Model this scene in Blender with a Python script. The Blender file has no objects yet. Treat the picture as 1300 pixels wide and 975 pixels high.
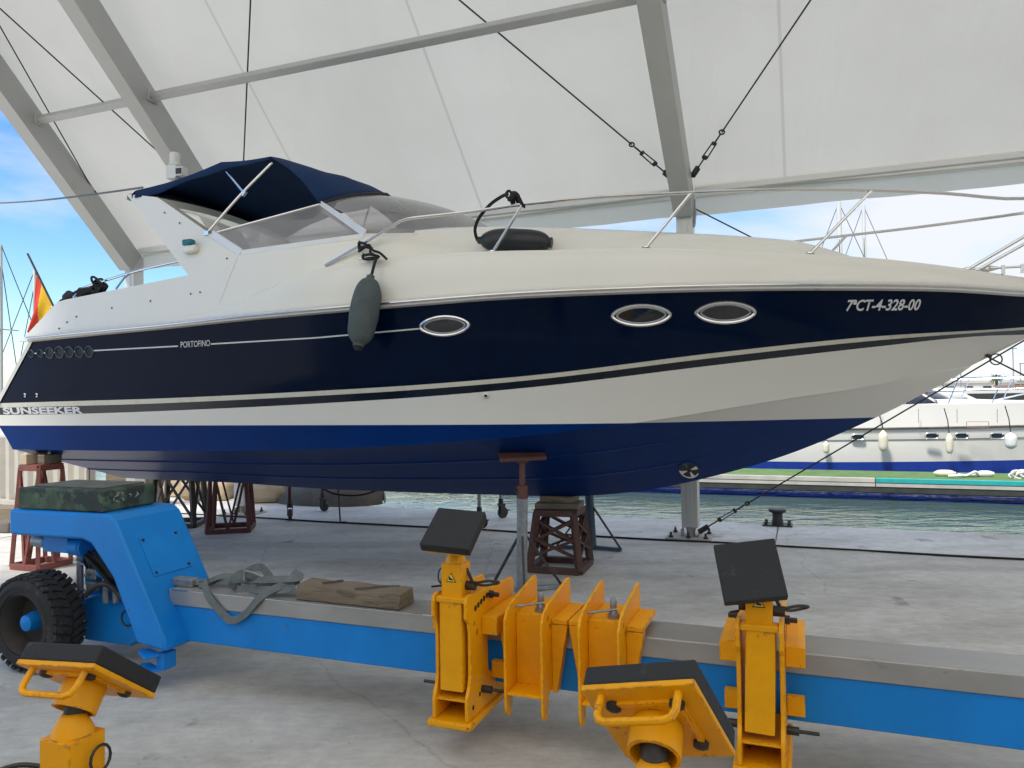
import bpy, bmesh, math, random
from mathutils import Vector as V, Matrix as MX
from mathutils.bvhtree import BVHTree
random.seed(11)
R = math.radians
sc = bpy.context.scene
COL = sc.collection

# ------------------------------------------------------------------ camera
FPX, CX, CY = 960.0, 650.0, 487.5
CAMLOC = V((0, 0, 1.7))
_p, _r = math.atan(16.5 / 960), R(.82)
_f = V((0, math.cos(_p), math.sin(_p))); _u0 = V((0, -math.sin(_p), math.cos(_p))); _r0 = V((1, 0, 0))
RT = _r0 * math.cos(_r) - _u0 * math.sin(_r)
UP = _r0 * math.sin(_r) + _u0 * math.cos(_r)
cam_d = bpy.data.cameras.new('camera'); cam = bpy.data.objects.new('camera', cam_d); COL.objects.link(cam)
cam_d.sensor_width = 36; cam_d.lens = 36 * FPX / 1300; cam_d.clip_start = .05; cam_d.clip_end = 6000
m = MX.Identity(4)
for i in range(3):
    m[i][0] = RT[i]; m[i][1] = UP[i]; m[i][2] = -_f[i]; m[i][3] = CAMLOC[i]
cam.matrix_world = m
sc.camera = cam

# ------------------------------------------------------------------ light
SUN_EL, SUN_AZ = 60.0, 222.0      # azimuth of the sun, clockwise from +Y (high on the left)
w = bpy.data.worlds.new('World'); sc.world = w; w.use_nodes = True
nt = w.node_tree; nt.nodes.clear()
def wn(t, **k):
    n = nt.nodes.new(t)
    for a, b in k.items(): setattr(n, a, b)
    return n
sky = wn('ShaderNodeTexSky', sky_type='NISHITA', sun_disc=False)
sky.sun_elevation = R(SUN_EL); sky.sun_rotation = R(SUN_AZ); sky.air_density = 1.0; sky.dust_density = .6; sky.ozone_density = 1.6
tc = wn('ShaderNodeTexCoord'); mp = wn('ShaderNodeMapping'); mp.inputs['Scale'].default_value = (1.0, 1.0, 2.6); mp.inputs['Location'].default_value = (.35, .2, .1)
nz = wn('ShaderNodeTexNoise'); nz.inputs['Scale'].default_value = 2.1; nz.inputs['Detail'].default_value = 8; nz.inputs['Roughness'].default_value = .58; nz.inputs['Distortion'].default_value = .25
# more cloud towards +X (right of the picture), clearer sky towards -X
sx = wn('ShaderNodeSeparateXYZ'); ma = wn('ShaderNodeMath', operation='MULTIPLY_ADD'); ma.inputs[1].default_value = .30
cr = wn('ShaderNodeValToRGB'); cr.color_ramp.elements[0].position = .38; cr.color_ramp.elements[1].position = .62
cr.color_ramp.elements[0].color = (0, 0, 0, 1); cr.color_ramp.elements[1].color = (1, 1, 1, 1)
mixc = wn('ShaderNodeMix', data_type='RGBA'); mixc.inputs[7].default_value = (4.1, 4.25, 4.55, 1)
bg = wn('ShaderNodeBackground'); bg.inputs['Strength'].default_value = .095; wo = wn('ShaderNodeOutputWorld')
L = nt.links.new
L(tc.outputs['Generated'], mp.inputs['Vector']); L(mp.outputs[0], nz.inputs['Vector'])
L(tc.outputs['Generated'], sx.inputs[0]); L(sx.outputs[0], ma.inputs[0]); L(nz.outputs[0], ma.inputs[2])
L(ma.outputs[0], cr.inputs[0]); L(cr.outputs[0], mixc.inputs[0]); hsv = wn('ShaderNodeHueSaturation'); hsv.inputs['Saturation'].default_value = 1.35; L(sky.outputs[0], hsv.inputs['Color']); L(hsv.outputs[0], mixc.inputs[6])
L(mixc.outputs[2], bg.inputs['Color']); L(bg.outputs[0], wo.inputs[0])

sd = bpy.data.lights.new('sun', 'SUN'); sd.energy = 2.35; sd.angle = R(10); sd.color = (1, .94, .86)
sun = bpy.data.objects.new('sun', sd); COL.objects.link(sun)
sdir = V((math.sin(R(SUN_AZ)) * math.cos(R(SUN_EL)), math.cos(R(SUN_AZ)) * math.cos(R(SUN_EL)), math.sin(R(SUN_EL))))
sun.rotation_euler = sdir.to_track_quat('Z', 'Y').to_euler(); sun.location = sdir * 40
sc.view_settings.view_transform = 'Standard'; sc.view_settings.look = 'None'; sc.view_settings.gamma = 1
sc.view_settings.exposure = 1.22
sc.cycles.use_denoising = True
sc.cycles.max_bounces = 10; sc.cycles.transparent_max_bounces = 16
sc.cycles.sample_clamp_indirect = 6

# ------------------------------------------------------------------ helpers
def ray(px, py):
    return RT * ((px - CX) / FPX) + UP * ((CY - py) / FPX) + _f
def at_z(px, py, z):
    d = ray(px, py); return CAMLOC + d * ((z - CAMLOC.z) / d.z)
def at_y(px, py, y):
    d = ray(px, py); return CAMLOC + d * ((y - CAMLOC.y) / d.y)

class Frame:
    """a place with its own axes: x along, y away from the photographer, z up"""
    def __init__(s, o, deg):
        s.o = V(o); s.deg = deg; s.m = MX.Translation(s.o) @ MX.Rotation(R(deg), 4, 'Z'); s.i = s.m.inverted()
    def loc(s, p): return s.i @ V(p)
    def world(s, p): return s.m @ V(p)
    def px(s, px, py, x=None, y=None, z=None):
        o = s.i @ CAMLOC; d = s.i.to_3x3() @ ray(px, py)
        if x is not None: t = (x - o.x) / d.x
        elif y is not None: t = (y - o.y) / d.y
        else: t = (z - o.z) / d.z
        return o + d * t
    def plane(s, px, py, p0, n):
        o = s.i @ CAMLOC; d = s.i.to_3x3() @ ray(px, py); n = V(n)
        return o + d * ((V(p0) - o).dot(n) / d.dot(n))
WORLD = Frame((0, 0, 0), 0)

def basis(xa, ya=None, za=None, o=(0, 0, 0)):
    mm = MX.Identity(4)
    for k, a in enumerate((xa, ya, za)):
        for i in range(3): mm[i][k] = a[i]
    for i in range(3): mm[i][3] = o[i]
    return mm

class MB:
    """collects shapes of one part; build() links them as one mesh object"""
    def __init__(s): s.v = []; s.f = []; s.mi = []; s.k = 0
    def add(s, vs, fs):
        b = len(s.v); s.v += [tuple(p) for p in vs]
        for f in fs: s.f.append(tuple(b + i for i in f)); s.mi.append(s.k)
        return s
    def mat(s, k): s.k = k; return s
    def box(s, c, d, rot=None, taper=1.0):
        c = V(c); x, y, z = d[0] / 2, d[1] / 2, d[2] / 2
        vs = []
        for zz, tt in ((-z, 1), (z, taper)):
            for xx, yy in ((-x, -y), (x, -y), (x, y), (-x, y)):
                p = V((xx * tt, yy * tt, zz))
                vs.append((rot @ p if rot else p) + c)
        return s.add(vs, [(3, 2, 1, 0), (4, 5, 6, 7), (0, 1, 5, 4), (1, 2, 6, 5), (2, 3, 7, 6), (3, 0, 4, 7)])
    def bar(s, p, q, w, h, up=(0, 0, 1)):
        p = V(p); q = V(q); z = (q - p).normalized(); u = V(up)
        if abs(z.dot(u)) > .98: u = V((0, 1, 0))
        x = u.cross(z).normalized(); y = z.cross(x)
        return s.box((p + q) / 2, (w, h, (q - p).length), basis(x, y, z).to_3x3())
    def tube(s, pts, r, n=8, closed=False):
        pts = [V(p) for p in pts]; N = len(pts)
        rr = r if isinstance(r, (list, tuple)) else [r] * N
        tang = []
        for i in range(N):
            a = pts[(i - 1) % N] if (closed or i) else pts[0]; b = pts[(i + 1) % N] if (closed or i < N - 1) else pts[-1]
            tang.append((b - a).normalized())
        u = V((0, 0, 1)) if abs(tang[0].z) < .9 else V((1, 0, 0))
        x = u.cross(tang[0]).normalized(); vs = []
        for i in range(N):
            t = tang[i]; x = (x - t * x.dot(t)).normalized(); y = t.cross(x)
            for k in range(n):
                a = 2 * math.pi * k / n
                vs.append(pts[i] + (x * math.cos(a) + y * math.sin(a)) * rr[i])
        fs = []
        for i in range(N if closed else N - 1):
            j = (i + 1) % N
            for k in range(n):
                l = (k + 1) % n; fs.append((i * n + k, i * n + l, j * n + l, j * n + k))
        if not closed: fs += [tuple(range(n - 1, -1, -1)), tuple((N - 1) * n + k for k in range(n))]
        return s.add(vs, fs)
    def lathe(s, prof, mtx=None, n=24, a0=0, a1=2 * math.pi, cap=True):
        vs = []; full = abs(a1 - a0 - 2 * math.pi) < 1e-4; cnt = n if full else n + 1
        for r, z in prof:
            for k in range(cnt):
                a = a0 + (a1 - a0) * k / n; p = V((r * math.cos(a), r * math.sin(a), z))
                vs.append(mtx @ p if mtx else p)
        fs = []
        for i in range(len(prof) - 1):
            for k in range(n):
                l = (k + 1) % cnt; fs.append((i * cnt + k, i * cnt + l, (i + 1) * cnt + l, (i + 1) * cnt + k))
        if full and cap:
            if prof[0][0] > 1e-5: fs.append(tuple(range(cnt - 1, -1, -1)))
            if prof[-1][0] > 1e-5: fs.append(tuple((len(prof) - 1) * cnt + k for k in range(cnt)))
        return s.add(vs, fs)
    def prism(s, poly, t, mtx=None):
        """poly in (a, b); thickness t along the third axis; mtx maps (a, b, c) to the thing's axes"""
        n = len(poly); vs = []
        for c in (0, t):
            for a, b in poly:
                p = V((a, b, c)); vs.append(mtx @ p if mtx else p)
        fs = [tuple(range(n - 1, -1, -1)), tuple(range(n, 2 * n))]
        for i in range(n): j = (i + 1) % n; fs.append((i, j, n + j, n + i))
        return s.add(vs, fs)
    def slab(s, poly3, off):
        """closed solid from a 3D outline pushed along off"""
        n = len(poly3); off = V(off); vs = [V(p) for p in poly3] + [V(p) + off for p in poly3]
        fs = [tuple(range(n - 1, -1, -1)), tuple(range(n, 2 * n))]
        for i in range(n): j = (i + 1) % n; fs.append((i, j, n + j, n + i))
        return s.add(vs, fs)
    def grid(s, rows, closed=False):
        n = len(rows[0]); vs = [p for r in rows for p in r]; fs = []
        for i in range(len(rows) - 1):
            for k in range(n if closed else n - 1):
                l = (k + 1) % n; fs.append((i * n + k, i * n + l, (i + 1) * n + l, (i + 1) * n + k))
        return s.add(vs, fs)
    def build(s, name, mats, parent=None, smooth=35, bevel=0, fix=True, solid=0):
        me = bpy.data.meshes.new(name); me.from_pydata(s.v, [], s.f)
        mats = mats if isinstance(mats, (list, tuple)) else [mats]
        for q in mats: me.materials.append(q)
        if len(mats) > 1: me.polygons.foreach_set('material_index', s.mi)
        if fix:
            bm = bmesh.new(); bm.from_mesh(me); bmesh.ops.recalc_face_normals(bm, faces=bm.faces); bm.to_mesh(me); bm.free()
        if smooth:
            me.polygons.foreach_set('use_smooth', [True] * len(me.polygons)); me.set_sharp_from_angle(angle=R(smooth))
        me.update()
        o = bpy.data.objects.new(name, me); COL.objects.link(o)
        if parent: o.parent = parent
        if solid:
            q = o.modifiers.new('thickness', 'SOLIDIFY'); q.thickness = solid; q.offset = 0
        if bevel:
            q = o.modifiers.new('edges', 'BEVEL'); q.width = bevel; q.segments = 2; q.limit_method = 'ANGLE'; q.angle_limit = R(40)
        return o

def tag(o, label=None, cat=None, group=None, kind=None):
    if label: o['label'] = label
    if cat: o['category'] = cat
    if group: o['group'] = group
    if kind: o['kind'] = kind
    return o
def thing(name, label, cat, fr=None, loc=None, rz=None, group=None):
    o = bpy.data.objects.new(name, None); COL.objects.link(o); o.empty_display_size = .2
    if fr is not None: o.location = fr.o; o.rotation_euler = (0, 0, R(fr.deg))
    if loc is not None: o.location = loc
    if rz is not None: o.rotation_euler = (0, 0, rz)
    return tag(o, label, cat, group)
def copy_tree(o, parent=None):
    c = o.copy(); COL.objects.link(c)
    if parent: c.parent = parent
    for ch in [q for q in bpy.data.objects if q.parent == o]: copy_tree(ch, c)
    return c
def lerp(a, b, t): return a + (b - a) * t
def smoothstep(a, b, x):
    t = max(0, min(1, (x - a) / (b - a))); return t * t * (3 - 2 * t)
def catmull(pts, n=8):
    pts = [V(p) for p in pts]; out = []
    for i in range(len(pts) - 1):
        p0 = pts[max(i - 1, 0)]; p1 = pts[i]; p2 = pts[i + 1]; p3 = pts[min(i + 2, len(pts) - 1)]
        for k in range(n):
            t = k / n
            out.append(.5 * ((2 * p1) + (p2 - p0) * t + (2 * p0 - 5 * p1 + 4 * p2 - p3) * t * t + (3 * p1 - p0 - 3 * p2 + p3) * t ** 3))
    return out + [pts[-1]]
class Curve1:
    """smooth z(s) through points (monotone cubic)"""
    def __init__(s, pts):
        pts = sorted(pts); s.x = [p[0] for p in pts]; s.y = [p[1] for p in pts]; n = len(pts)
        d = [(s.y[i + 1] - s.y[i]) / (s.x[i + 1] - s.x[i]) for i in range(n - 1)]
        mm = [d[0]] + [(d[i - 1] + d[i]) / 2 if d[i - 1] * d[i] > 0 else 0 for i in range(1, n - 1)] + [d[-1]]
        s.m = mm
    def __call__(s, q):
        x, y, mm = s.x, s.y, s.m
        if q <= x[0]: return y[0] + mm[0] * (q - x[0])
        if q >= x[-1]: return y[-1] + mm[-1] * (q - x[-1])
        i = max(k for k in range(len(x)) if x[k] <= q); i = min(i, len(x) - 2)
        h = x[i + 1] - x[i]; t = (q - x[i]) / h
        return ((2 * t ** 3 - 3 * t * t + 1) * y[i] + (t ** 3 - 2 * t * t + t) * h * mm[i] + (-2 * t ** 3 + 3 * t * t) * y[i + 1] + (t ** 3 - t * t) * h * mm[i + 1])

# ------------------------------------------------------------------ materials
def nodes(name):
    q = bpy.data.materials.new(name); q.use_nodes = True; t = q.node_tree
    return q, t, t.nodes['Principled BSDF']
def pmat(name, col, rough=.5, metal=0., var=.12, vs=5., bump=0., bs=80., coat=0., rvar=.1, col2=None, wear=0., ws=9., stretch=(1, 1, 1), spec=.5, lo=.62, edge=0.):
    """painted / bare surface: colour drifts with noise, second colour shows where it is worn, uneven gloss, fine relief"""
    q, t, b = nodes(name); n = t.nodes.new; l = t.links.new
    tcn = n('ShaderNodeTexCoord'); mpn = n('ShaderNodeMapping'); mpn.inputs['Scale'].default_value = stretch
    l(tcn.outputs['Object'], mpn.inputs['Vector'])
    a = n('ShaderNodeTexNoise'); a.inputs['Scale'].default_value = vs; a.inputs['Detail'].default_value = 6; a.inputs['Roughness'].default_value = .6
    l(mpn.outputs[0], a.inputs['Vector'])
    mr = n('ShaderNodeMapRange'); mr.inputs[1].default_value = .3; mr.inputs[2].default_value = .7; mr.inputs[3].default_value = 1 - var; mr.inputs[4].default_value = 1 + var
    l(a.outputs[0], mr.inputs[0])
    hs = n('ShaderNodeHueSaturation'); hs.inputs['Color'].default_value = (*col, 1); l(mr.outputs[0], hs.inputs['Value'])
    last = hs.outputs[0]
    if wear:
        c = n('ShaderNodeTexNoise'); c.inputs['Scale'].default_value = ws; c.inputs['Detail'].default_value = 9; c.inputs['Roughness'].default_value = .7
        l(mpn.outputs[0], c.inputs['Vector'])
        cr2 = n('ShaderNodeMapRange'); cr2.inputs[1].default_value = lo; cr2.inputs[2].default_value = lo + .06; cr2.inputs[4].default_value = wear
        l(c.outputs[0], cr2.inputs[0])
        mx = n('ShaderNodeMix'); mx.data_type = 'RGBA'; l(cr2.outputs[0], mx.inputs[0]); l(last, mx.inputs[6]); mx.inputs[7].default_value = (*(col2 or (.1, .08, .06)), 1)
        last = mx.outputs[2]
    if edge:                                                 # paint rubbed off along the edges of the steel
        bv = n('ShaderNodeBevel'); bv.samples = 4; bv.inputs['Radius'].default_value = edge; ge = n('ShaderNodeNewGeometry'); dt = n('ShaderNodeVectorMath'); dt.operation = 'DOT_PRODUCT'
        l(bv.outputs[0], dt.inputs[0]); l(ge.outputs['Normal'], dt.inputs[1])
        e1 = n('ShaderNodeMapRange'); e1.inputs[1].default_value = .992; e1.inputs[2].default_value = .90; l(dt.outputs['Value'], e1.inputs[0])
        en = n('ShaderNodeTexNoise'); en.inputs['Scale'].default_value = 26; en.inputs['Detail'].default_value = 8; en.inputs['Roughness'].default_value = .7; l(tcn.outputs['Object'], en.inputs['Vector'])
        e2 = n('ShaderNodeMapRange'); e2.inputs[1].default_value = .49; e2.inputs[2].default_value = .56; l(en.outputs[0], e2.inputs[0])
        em = n('ShaderNodeMath'); em.operation = 'MULTIPLY'; l(e1.outputs[0], em.inputs[0]); l(e2.outputs[0], em.inputs[1])
        mx = n('ShaderNodeMix'); mx.data_type = 'RGBA'; l(em.outputs[0], mx.inputs[0]); l(last, mx.inputs[6]); mx.inputs[7].default_value = (*(col2 or (.1, .08, .06)), 1); last = mx.outputs[2]
    l(last, b.inputs['Base Color'])
    b.inputs['Metallic'].default_value = metal; b.inputs['Specular IOR Level'].default_value = spec
    r2 = n('ShaderNodeMapRange'); r2.inputs[1].default_value = .25; r2.inputs[2].default_value = .75
    r2.inputs[3].default_value = max(.02, rough - rvar); r2.inputs[4].default_value = min(1, rough + rvar); l(a.outputs[0], r2.inputs[0]); l(r2.outputs[0], b.inputs['Roughness'])
    if coat: b.inputs['Coat Weight'].default_value = coat; b.inputs['Coat Roughness'].default_value = .06
    if bump:
        e = n('ShaderNodeTexNoise'); e.inputs['Scale'].default_value = bs; e.inputs['Detail'].default_value = 5; l(mpn.outputs[0], e.inputs['Vector'])
        bp = n('ShaderNodeBump'); bp.inputs['Strength'].default_value = bump; bp.inputs['Distance'].default_value = .01
        l(e.outputs[0], bp.inputs['Height']); l(bp.outputs[0], b.inputs['Normal'])
    return q
M = {}
M['gelcoat'] = pmat('cream gelcoat', (.76, .735, .655), .2, var=.02, vs=.8, rvar=.03, coat=.25)
M['navy'] = pmat('navy gelcoat', (.001, .0062, .024), .10, var=.15, vs=1.2, bump=.012, bs=2.5, rvar=.03, spec=.10)
M['black_stripe'] = pmat('black stripe paint', (.008, .012, .02), .2, var=.1)
M['stripe'] = pmat('pale stripe paint', (.62, .60, .50), .3, var=.04)
M['steel'] = pmat('stainless steel', (.72, .71, .69), .18, 1, var=.06, rvar=.06)
M['alu'] = pmat('aluminium frame', (.74, .73, .70), .35, .15, var=.05)
M['canvas'] = pmat('navy canvas', (.010, .031, .092), .85, var=.18, vs=4, bump=.25, bs=18, spec=.2)
M['rubber'] = pmat('black rubber', (.018, .019, .021), .75, var=.25, vs=12, bump=.25, bs=60, col2=(.09, .085, .08), wear=.35, ws=14)
M['tyre'] = pmat('tyre rubber', (.022, .022, .024), .8, var=.25, vs=10, bump=.2, bs=50, col2=(.10, .09, .08), wear=.4, ws=7, lo=.56)
M['yellow'] = pmat('yellow machine paint', (.88, .385, .002), .42, var=.10, vs=5, bump=.04, bs=30, col2=(.16, .075, .025), wear=.85, ws=15, lo=.625, spec=.3, edge=.006)
M['blue'] = pmat('blue machine paint', (.007, .225, .68), .42, var=.10, vs=3, bump=.04, bs=30, col2=(.07, .10, .14), wear=.7, ws=9, lo=.63, spec=.3, edge=.008)
M['plate'] = pmat('scratched steel plate', (.40, .395, .385), .42, .55, var=.12, vs=6, bump=.03, bs=60, col2=(.17, .14, .12), wear=.45, ws=10, lo=.64, stretch=(.5, 1, 1))
M['darksteel'] = pmat('greasy dark steel', (.06, .055, .05), .5, .6, var=.35, vs=14, bump=.1, bs=60, col2=(.12, .07, .04), wear=.4)
M['galv'] = pmat('galvanised steel', (.30, .32, .34), .45, .6, var=.25, vs=15, bump=.05, bs=60)
M['redoxide'] = pmat('red oxide paint', (.21, .065, .05), .7, var=.2, vs=7, bump=.1, bs=60, col2=(.09, .035, .025), wear=.6, ws=9, lo=.57)
M['brown'] = pmat('brown primer paint', (.075, .034, .026), .7, var=.2, vs=7, bump=.1, bs=60, col2=(.16, .09, .06), wear=.5, ws=12, lo=.6)
M['rustplate'] = pmat('rusty brown plate', (.125, .055, .042), .75, var=.3, vs=9, bump=.1, bs=60, col2=(.07, .035, .025), wear=.6, ws=9, lo=.55)
M['darkred'] = pmat('dark rusted paint', (.085, .022, .02), .7, var=.25, vs=7, col2=(.12, .05, .03), wear=.4)
M['bluegrey'] = pmat('blue grey painted steel', (.06, .09, .13), .55, .3, var=.2)
M['wood'] = pmat('weathered wood', (.19, .15, .105), .85, var=.3, vs=7, bump=.5, bs=30, stretch=(.6, 5, 5), col2=(.07, .05, .035), wear=.6, ws=6, lo=.58)
M['greywood'] = pmat('grey weathered wood', (.16, .135, .11), .85, var=.3, vs=7, bump=.4, bs=30, stretch=(1, 5, 5))
M['palewood'] = pmat('pale new timber', (.50, .40, .27), .8, var=.15, vs=3, bump=.2, bs=20, stretch=(.6, 4, 4))
M['mossblock'] = pmat('worn green block', (.07, .11, .075), .8, var=.45, vs=8, bump=.35, bs=40, col2=(.025, .03, .035), wear=.85, ws=5, lo=.5)
M['blocktop'] = pmat('worn block top', (.14, .14, .115), .85, var=.3, vs=9, bump=.3, bs=40)
M['strap'] = pmat('grey webbing', (.13, .15, .15), .8, var=.2, vs=20, bump=.2, bs=200)
M['fender'] = pmat('grey green fender cover', (.085, .105, .105), .85, var=.15, vs=9, bump=.25, bs=150, spec=.25)
M['blackfender'] = pmat('black fender', (.012, .014, .018), .42, var=.2, vs=6, bump=.1, bs=30)
M['rope'] = pmat('black rope', (.012, .012, .013), .8, var=.3, vs=40, bump=.5, bs=250)
M['cable'] = pmat('wire rope', (.045, .045, .048), .5, .5, var=.3, vs=60)
M['tentpost'] = pmat('tent aluminium', (.44, .44, .425), .5, .2, var=.06, vs=2, rvar=.06)
M['tentlight'] = pmat('pale tent rail', (.66, .655, .63), .5, .1, var=.05, vs=2)
M['white'] = pmat('white gelcoat', (.66, .645, .60), .35, var=.03, vs=1)
M['white2'] = pmat('white plastic', (.75, .74, .70), .5, var=.08, vs=6)
M['boot'] = pmat('blue boot top', (.01, .04, .28), .4, var=.1)
M['darkglass'] = pmat('dark tinted pane', (.012, .013, .016), .08, var=.1, spec=.8)
M['ivory'] = pmat('ivory fender', (.70, .66, .50), .5, var=.08, vs=4)
M['teal'] = pmat('teal paint', (.02, .34, .33), .55, var=.12, vs=5)
M['greenturf'] = pmat('green artificial turf', (.11, .185, .075), .95, var=.2, vs=3, bump=.6, bs=80, spec=.1)
M['palestone'] = pmat('pale concrete', (.42, .40, .36), .85, var=.2, vs=2, bump=.2, bs=20)
M['beige'] = pmat('beige corrugated metal', (.42, .39, .33), .6, var=.1, vs=3, col2=(.2, .15, .1), wear=.4, ws=6)
M['sand'] = pmat('sandy wrap', (.42, .33, .22), .8, var=.2, vs=3, bump=.3, bs=12)
M['tarp'] = pmat('dark tarpaulin', (.12, .105, .088), .8, var=.3, vs=5, bump=.5, bs=14)
M['terracotta'] = pmat('terracotta roof', (.34, .15, .09), .8, var=.25, vs=.3)
M['facade'] = pmat('pale facade', (.55, .52, .47), .8, var=.15, vs=.2)
M['post'] = pmat('pale tent post', (.55, .55, .53), .45, .2, var=.06, vs=2)
M['rock'] = pmat('breakwater rock', (.22, .20, .175), .9, var=.4, vs=.5, bump=.5, bs=2)
M['leaf'] = pmat('palm leaf', (.05, .085, .025), .7, var=.3, vs=2)
M['bark'] = pmat('bark', (.14, .10, .07), .9, var=.3, vs=4)
M['flagred'] = pmat('red flag cloth', (.62, .05, .035), .8, var=.12, vs=5, bump=.1, bs=10)
M['flagyellow'] = pmat('yellow flag cloth', (.75, .45, .02), .8, var=.12, vs=5, bump=.1, bs=10)
M['chalk'] = pmat('chalk', (.34, .36, .33), .9, var=.2)
M['lettering'] = pmat('pale lettering', (.62, .63, .64), .4, var=.02)
M['black'] = pmat('black paint', (.006, .006, .007), .6, var=.1)
M['signyellow'] = pmat('sign yellow', (.80, .62, .12), .5, var=.04)
M['greenlens'] = pmat('teal green lens', (.008, .13, .15), .15, var=.05)
M['upholstery'] = pmat('cream upholstery', (.62, .59, .53), .6, var=.06, vs=3)

# antifouling below the waterline, white gelcoat above: the paint edge is at a fixed height on the hull
q, t, b = nodes('hull paint with boot line'); n = t.nodes.new; l = t.links.new
tcn = n('ShaderNodeTexCoord'); sp = n('ShaderNodeSeparateXYZ'); l(tcn.outputs['Object'], sp.inputs[0])
g = n('ShaderNodeMath'); g.operation = 'GREATER_THAN'; g.inputs[1].default_value = 1.476; l(sp.outputs[2], g.inputs[0])
nz1 = n('ShaderNodeTexNoise'); nz1.inputs['Scale'].default_value = 3.2; nz1.inputs['Detail'].default_value = 9; nz1.inputs['Roughness'].default_value = .65
l(tcn.outputs['Object'], nz1.inputs['Vector'])
mA = n('ShaderNodeMix'); mA.data_type = 'RGBA'; mA.inputs[6].default_value = (.0001, .015, .09, 1); mA.inputs[7].default_value = (.0001, .032, .175, 1); l(nz1.outputs[0], mA.inputs[0])
mB = n('ShaderNodeMix'); mB.data_type = 'RGBA'; l(g.outputs[0], mB.inputs[0]); l(mA.outputs[2], mB.inputs[6]); mB.inputs[7].default_value = (.74, .725, .665, 1)
l(mB.outputs[2], b.inputs['Base Color'])
mr = n('ShaderNodeMapRange'); b.inputs['Specular IOR Level'].default_value = .09; mr.inputs[3].default_value = .36; mr.inputs[4].default_value = .28; l(g.outputs[0], mr.inputs[0]); l(mr.outputs[0], b.inputs['Roughness'])
M['hullpaint'] = q
M['antifoul'] = pmat('antifouling paint', (.0005, .02, .16), .5, var=.2, vs=3, spec=.25)

# tinted, slightly milky acrylic
q, t, b = nodes('tinted acrylic'); n = t.nodes.new; l = t.links.new
tr = n('ShaderNodeBsdfTransparent'); tr.inputs[0].default_value = (.62, .605, .61, 1)
df = n('ShaderNodeBsdfDiffuse'); df.inputs[0].default_value = (.44, .425, .43, 1)
gl = n('ShaderNodeBsdfGlossy'); gl.inputs['Roughness'].default_value = .04
fr_ = n('ShaderNodeFresnel'); fr_.inputs[0].default_value = 1.45
m1 = n('ShaderNodeMixShader'); m1.inputs[0].default_value = .42; l(tr.outputs[0], m1.inputs[1]); l(df.outputs[0], m1.inputs[2])
m2 = n('ShaderNodeMixShader'); l(fr_.outputs[0], m2.inputs[0]); l(m1.outputs[0], m2.inputs[1]); l(gl.outputs[0], m2.inputs[2])
l(m2.outputs[0], t.nodes['Material Output'].inputs[0]); M['tint'] = q

# translucent PVC membrane
q, t, b = nodes('white pvc membrane'); n = t.nodes.new; l = t.links.new
df = n('ShaderNodeBsdfDiffuse'); ts = n('ShaderNodeBsdfTranslucent')
tcn = n('ShaderNodeTexCoord'); nz1 = n('ShaderNodeTexNoise'); nz1.inputs['Scale'].default_value = .35; nz1.inputs['Detail'].default_value = 7; nz1.inputs['Roughness'].default_value = .6
l(tcn.outputs['Object'], nz1.inputs['Vector'])
cr1 = n('ShaderNodeValToRGB'); cr1.color_ramp.elements[0].position = .3; cr1.color_ramp.elements[1].position = .7
cr1.color_ramp.elements[0].color = (.515, .503, .452, 1); cr1.color_ramp.elements[1].color = (.60, .592, .545, 1); l(nz1.outputs[0], cr1.inputs[0])
l(cr1.outputs[0], df.inputs[0]); l(cr1.outputs[0], ts.inputs[0])
m1 = n('ShaderNodeMixShader'); wv = n('ShaderNodeTexNoise'); wv.inputs['Scale'].default_value = .9; wv.inputs['Detail'].default_value = 4; wv.inputs['Distortion'].default_value = .8
mpn = n('ShaderNodeMapping'); mpn.inputs['Scale'].default_value = (1.6, .35, .35); mpn.inputs['Rotation'].default_value = (0, 0, .35); l(tcn.outputs['Object'], mpn.inputs[0]); l(mpn.outputs[0], wv.inputs['Vector'])
bp = n('ShaderNodeBump'); bp.inputs['Strength'].default_value = .5; bp.inputs['Distance'].default_value = .06; l(wv.outputs[0], bp.inputs['Height']); l(bp.outputs[0], df.inputs['Normal']); l(bp.outputs[0], ts.inputs['Normal'])
m1.inputs[0].default_value = .58; l(df.outputs[0], m1.inputs[1]); l(ts.outputs[0], m1.inputs[2])
l(m1.outputs[0], t.nodes['Material Output'].inputs[0]); M['membrane'] = q
q2 = q.copy(); q2.name = 'lightened fill membrane'; M['membrane_fill'] = q2  # lightened copy: extra fill light from the unseen rear slope, lit look on valance
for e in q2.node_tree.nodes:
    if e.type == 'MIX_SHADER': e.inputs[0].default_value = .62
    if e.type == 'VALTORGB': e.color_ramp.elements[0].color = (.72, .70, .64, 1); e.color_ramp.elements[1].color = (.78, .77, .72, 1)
q2 = q.copy(); q2.name = 'double membrane at the seam'; M['seam'] = q2
for e in q2.node_tree.nodes:
    if e.type == 'VALTORGB': e.color_ramp.elements[0].color = (.45, .44, .40, 1); e.color_ramp.elements[1].color = (.48, .47, .43, 1)

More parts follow.
